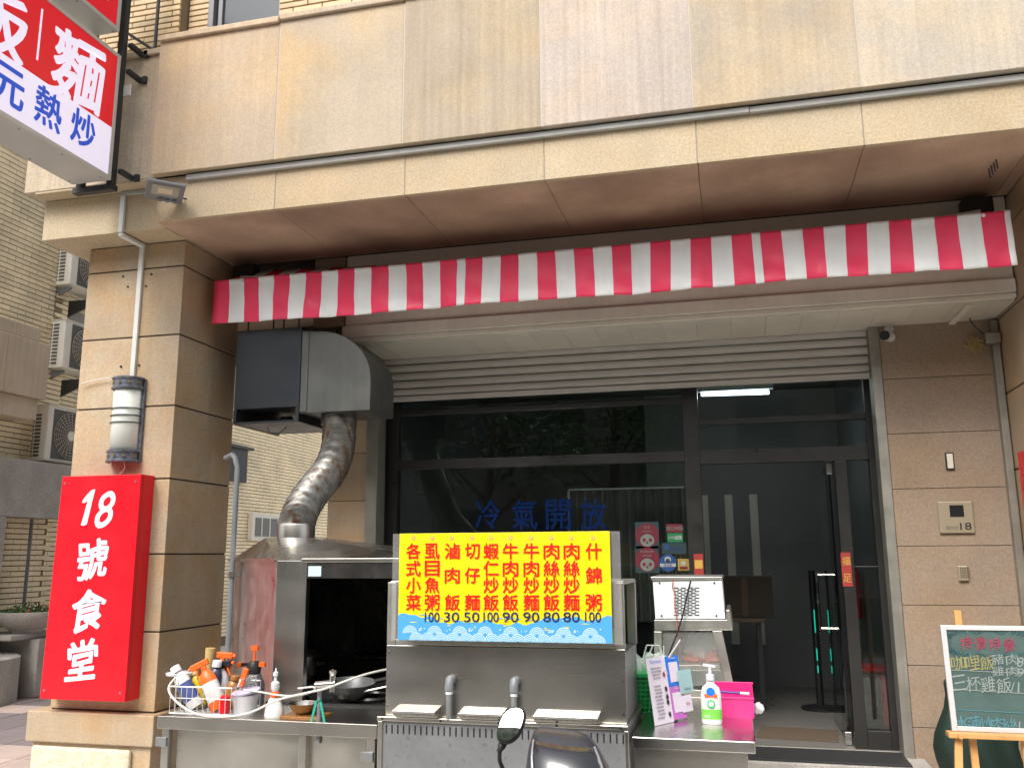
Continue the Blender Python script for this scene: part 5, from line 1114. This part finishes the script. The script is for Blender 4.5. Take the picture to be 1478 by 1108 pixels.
for q_ in range(6):
    for k in range(n_m): mb.f.append([q_*n_m+k, q_*n_m+(k+1)%n_m, (q_+1)*n_m+(k+1)%n_m, (q_+1)*n_m+k]); mb.m.append(0)
part('mirror_glass', mb, M['mirror'], sh_, smooth=True)
# lower body, seat and wheels (mostly below the frame)
part('leg_shield', loft([(cxs+.05,cys+.02,.12,.13,.05,0,.8),(cxs+.06,cys+.02,.35,.20,.08,0,.8),(cxs+.055,cys+.01,.61,.165,.11,0,.8)]), M['scoot'], SC, smooth=True)
part('floor_board', MB().box(cxs-.08, cxs+.18, cys-.62, cys-.05, .22, .28), M['black'], SC, bevel=.02)
part('rear_body', loft([(cxs+.05,cys-.95,.25,.12,.32,0,.9),(cxs+.05,cys-.95,.45,.15,.36,0,.9),(cxs+.05,cys-.97,.62,.13,.34,0,.9)]), M['scoot'], SC, smooth=True)
part('seat', loft([(cxs+.05,cys-.93,.622,.13,.34,0,.8),(cxs+.05,cys-.93,.66,.14,.36,0,.8),(cxs+.05,cys-.93,.69,.11,.32,0,.8)]), M['rubber'], SC, smooth=True)
for y in (cys+.22, cys-1.15):
    wh = part('wheel', MB().tube([(cxs+.05, y+.20*math.cos(2*math.pi*k/28), .225+.20*math.sin(2*math.pi*k/28)) for k in range(28)], .045, 10, closed=True), M['rubber'], SC, smooth=True)
    part('rim', MB().tube([(cxs+.01, y, .225), (cxs+.09, y, .225)], .13, 24), M['steelgrey'], wh, smooth=True)
part('fork', MB().tube([(cxs+.0, cys+.22, .225), (cxs+.0, cys+.08, .6)], .02, 8).tube([(cxs+.11, cys+.22, .225), (cxs+.11, cys+.08, .6)], .02, 8), M['steelgrey'], SC, smooth=True)
part('front_mudguard', MB().grid(lambda u, v: (cxs-.01+.12*v, cys+.22+.27*math.cos(.3+2.2*u), .225+.27*math.sin(.3+2.2*u)), 12, 3), M['scoot'], SC, smooth=True, solid=.005)
# ------------------------------------------------------------------ alley on the left
AB = thing('alley_building', 'yellow tiled apartment wall with stone balcony across the side alley', 'building', (-8.5, 10, 0))
part('wall', MB().box(-9.3, -8.32, 6.2, 9.45, 2.7, 9).box(-9.6, -8.72, 9.45, 20, 0, 9).box(-9.3, -8.32, 6.2, 9.45, 0, 2.7), M['tilejoint'], AB)
big = MB(); cnt = 0
tp_ = None
def atile(x, y, z, w, h_):
    global tp_
    if tp_ is None:
        tp_ = part('tile', MB().box(x, x+.015, y, y+w, z, z+h_), M['tile2'], AB); tp_b = (x, y, z); AT.append(tp_b)
    else: dup(tp_, (x-AT[0][0], y-AT[0][1], z-AT[0][2]))
AT = []
z = 2.72; k = 0; ind = 0
random.seed(11)
while z < 9.2:
    y = 7.2+(k % 2)*.12
    while y < 9.2:
        if 4.15 < z < 5.9 and y > 8.0 and ind < 290: atile(-8.32, y, z, .232, .05); ind += 1
        else: o_ = rnd(0, .004); big.box(-8.32, -8.305+o_, y, y+.232, z, z+.05)
        y += .24
    y = 9.0+(k % 2)*.12
    big.box(-8.32, -8.305, 9.205, 9.45, z, z+.05)
    z += .0625; k += 1
z = .15; k = 0
while z < 7.2:
    y = 9.46+(k % 2)*.12
    while y < 19:
        big.box(-8.72, -8.705+rnd(0,.004), y, y+.232, z, z+.05); y += .24
    z += .0625; k += 1
o_ = part('tile_courses', big, M['tile2'], AB); o_['kind'] = 'stuff'
# low tiled part seen in the portal
big = MB(); z = .1; k = 0
while z < 2.7:
    y = 7.6+(k % 2)*.12
    while y < 9.3: big.box(-8.32, -8.305+rnd(0,.003), y, y+.232, z, z+.05); y += .24
    z += .0625; k += 1
o_ = part('lower_tile_courses', big, M['tile2'], AB); o_['kind'] = 'stuff'
part('balcony_panel', MB().box(-8.3, -7.9, 6.2, 8.125, 3.34, 4.01), M['slabst'], AB, bevel=.01); part('balcony_panel', MB().box(-8.3, -7.9, 8.13, 8.765, 3.34, 4.01), M['slabst'], AB, bevel=.01)
part('balcony_coping', MB().box(-8.31, -7.92, 6.2, 8.62, 4.012, 4.175), M['slabst'], AB, bevel=.01); part('balcony_soffit_band', MB().box(-8.3, -7.95, 6.2, 8.70, 3.09, 3.337), M['slabst'], AB, bevel=.01)
part('stone_band', MB().box(-8.718, -8.64, 9.46, 14, 4.62, 4.80), M['concrete'], AB, bevel=.004)
part('drain_pipe', MB().tube([(-8.55, 9.62, 5.0), (-8.52, 9.62, 4.85), (-8.55, 9.62, 4.3)], .045, 10).tube([(-8.6, 9.3, 3.7), (-8.6, 9.3, 2.8)], .025, 8), M['concrete'], AB, smooth=True)
wp = PX(330, 690, -8.7)
part('window', MB().box(-8.70, -8.64, wp.y-1.2, wp.y+.5, wp.z-.05, wp.z+.55), M['frame'], AB); part('window_sill', MB().box(-8.70, -8.58, wp.y-1.25, wp.y+.62, wp.z+.55, wp.z+.60), M['frame'], AB)
a = PX(361, 740, -8.66)
wa = part('window', MB().box(-8.70, -8.60, a.y, a.y+1.5, a.z-.50, a.z), M['acw'], AB, bevel=.01)
part('window_grille', MB().box(-8.598, -8.59, a.y+.10, a.y+1.4, a.z-.42, a.z-.08), mat('window_dim', (.16,.16,.16), .4), wa)
for k in range(4): part('window_bar', MB().box(-8.589, -8.582, a.y+.3+k*.3, a.y+.33+k*.3, a.z-.42, a.z-.08), M['acw'], wa)
def aircon(y0, z0_, lab, L_=.85, Hh=.62, Dd=.32, bracket=True):
    X1_ = -8.1
    t = thing('air_conditioner', lab, 'air conditioner', (X1_-Dd/2, y0, z0_), group='outdoor air conditioner units on the alley wall')
    part('case', MB().box(X1_-Dd, X1_, y0, y0+L_, z0_, z0_+Hh), M['acw'], t, bevel=.012)
    part('top_lid', MB().box(X1_-Dd-.008, X1_+.008, y0-.008, y0+L_, z0_+Hh-.002, z0_+Hh+.012), M['acw'], t, bevel=.004)
    sl2 = MB()
    for i in range(2):
        for j in range(12): sl2.box(X1_-Dd+.05+i*.10, X1_-Dd+.13+i*.10, y0-.004, y0-.001, z0_+.05+j*.045, z0_+.077+j*.045)
    part('side_slots', sl2, M['acd'], t)
    cy_, cz_ = y0+.40, z0_+Hh/2; R0 = Hh*.42
    part('fan_recess', MB().box(X1_+.001, X1_+.006, cy_-R0-.02, cy_+R0+.02, cz_-R0-.02, cz_+R0+.02), M['acd'], t)
    gr = MB()
    for q_ in range(1, 9):
        rr = R0*q_/8; gr.tube([(X1_+.012, cy_+rr*math.cos(2*math.pi*i/28), cz_+rr*math.sin(2*math.pi*i/28)) for i in range(28)], .004, 4, closed=True)
    for i in range(24): t_ = 2*math.pi*i/24; gr.bar((X1_+.012, cy_+.05*math.cos(t_), cz_+.05*math.sin(t_)), (X1_+.012, cy_+R0*1.02*math.cos(t_+.3), cz_+R0*1.02*math.sin(t_+.3)), .006, .006)
    part('fan_grille', gr, M['acg'], t); part('hub', MB().tube([(X1_+.008, cy_, cz_), (X1_+.02, cy_, cz_)], .06, 18), M['acw'], t, smooth=True)
    for yy in (y0+.05, y0+.6): part('wall_bracket', MB().prism([(X1_-Dd-.28, z0_-.02), (X1_-.02, z0_-.02), (X1_-.02, z0_-.05), (X1_-Dd-.28, z0_-.28)], 'XZ', yy, yy+.03), M['pipeg'], t, bevel=.003)
aircon(9.20, 4.93, 'topmost outdoor air conditioner unit just under the stone capital'); aircon(9.20, 3.84, 'middle outdoor air conditioner unit beside the stone balcony'); aircon(9.05, 2.66, 'lowest outdoor air conditioner unit above the grey concrete portal', Hh=.68)
# grey concrete portal with a pipe
pt_ = thing('concrete_portal', 'rough grey concrete wall with a square recess showing tiles and a pipe', 'wall', (-8.0, 8.5, 0))
pA = PX(8, 745, -8.0); pB = PX(0, 675, -8.0)
part('lintel', MB().box(-8.16, -7.98, 6.5, 10.6, pA.z, 2.62), M['concrete'], pt_, bevel=.01); part('pier', MB().box(-8.16, -7.98, 6.5, pA.y, 0, pA.z-.002), M['concrete'], pt_, bevel=.01)
part('pipe', MB().tube([(-8.12, 8.62+.35, .3), (-8.12, 8.62+.35, 2.05)], .02, 8), M['pipeg'], pt_, smooth=True)
# planters
lw = thing('low_planter', 'curved low concrete planter wall below the flower bowl', 'planter', (-7.75, 8.4, 0))
part('front_ring', MB().lathe((-8.05, 8.0, 0), [(.0,0),(.62,0),(.62,.46),(.58,.48),(0,.48)], 30), M['concrete'], lw, smooth=True); part('block', MB().box(-8.15, -7.5, 8.55, 9.4, 0, .62), M['concrete'], lw, bevel=.015)
part('step', MB().box(-8.1, -7.6, 8.25, 8.95, .622, .68), M['concrete'], lw, bevel=.015)
bp_ = PX(38, 915, -7.75); bw = thing('flower_bowl', 'shallow round stone bowl planted with small red flowers', 'planter', (-7.75, bp_.y, .68))
part('bowl', MB().lathe((-7.75, bp_.y, .682), [(.0,0),(.16,0),(.17,.03),(.33,.13),(.36,.20),(.36,.23),(.31,.23),(.29,.19),(0,.19)], 30), M['concrete'], bw, smooth=True)
lv = MB(); fw = MB(); random.seed(21)
for k in range(520):
    t = rnd(0, 6.28); rr = .30*math.sqrt(random.random()); c = Vector((-7.75+rr*math.cos(t), bp_.y+rr*math.sin(t), .68+.20+rnd(0,.13)*(1.2-rr/.3))); d = Vector((rnd(-1,1),rnd(-1,1),rnd(.1,1))).normalized()*.028; e = Vector((rnd(-1,1),rnd(-1,1),rnd(-.3,.3))).normalized()*.012
    (fw if k % 22 == 0 else lv).add([c-d, c+e, c+d, c-e], [(0,1,2,3)])
lo = part('foliage', lv, M['leaf'], bw, recalc=False); part('flowers', fw, M['flower'], bw, recalc=False)
# ------------------------------------------------------------------ the other side of the street (behind the camera; seen in the mirror and glass)
OB = thing('opposite_building', 'plain rendered row of flats across the street behind the camera', 'building', (0, -16, 0))
part('wall', MB().box(-30, 30, -26, -16, -.12, 12), M['opp'], OB)
wpt = None
for i in range(16):
    for j in range(3):
        x = -27+i*3.4; z = 1.5+j*3.4
        if wpt is None: wpt = part('window', MB().box(x, x+1.8, -15.99, -15.93, z, z+1.5), M['oppd'], OB); w0 = (x, z)
        else: dup(wpt, (x-w0[0], 0, z-w0[1]))
def tree(x, y, lab, hh=6.5, cr=2.2, seed=1):
    random.seed(seed); t = thing('street_tree', lab, 'tree', (x, y, -.12), group='trees across the street')
    mb = MB().tube([(x,y,-.12),(x+.1,y,1.2),(x-.05,y+.1,2.6),(x+.1,y,hh*.72)], [.16,.13,.10,.05], 10)
    ends = []
    for k in range(9):
        a_ = k*2.4; z = 2.2+k*.36*hh/6.5; e = Vector((x+1.3*math.cos(a_), y+1.3*math.sin(a_), z+1.2)); mb.tube([(x, y, z), (x+.5*math.cos(a_), y+.5*math.sin(a_), z+.5), e], [.05,.04,.015], 6); ends.append(e)
    part('trunk', mb, M['bark'], t, smooth=True)
    lv = MB()
    for k in range(2600):
        c = random.choice(ends)+Vector((random.gauss(0,.45), random.gauss(0,.45), random.gauss(.15+.1*(hh-6.5),.45))); d = Vector((rnd(-1,1),rnd(-1,1),rnd(-.6,.6))).normalized()*.11; e = Vector((rnd(-1,1),rnd(-1,1),rnd(-1,1))).normalized()*.05
        lv.add([c-d, c+e, c+d, c-e], [(0,1,2,3)])
    part('crown', lv, M['leaf'], t, recalc=False)
tree(-3.0, -9.5, 'leafy street tree across the road near the middle', hh=8, seed=1); tree(-5.5, -6.5, 'leafy street tree across the road to the left', seed=2); tree(6, -7.5, 'leafy street tree across the road to the right', seed=3)
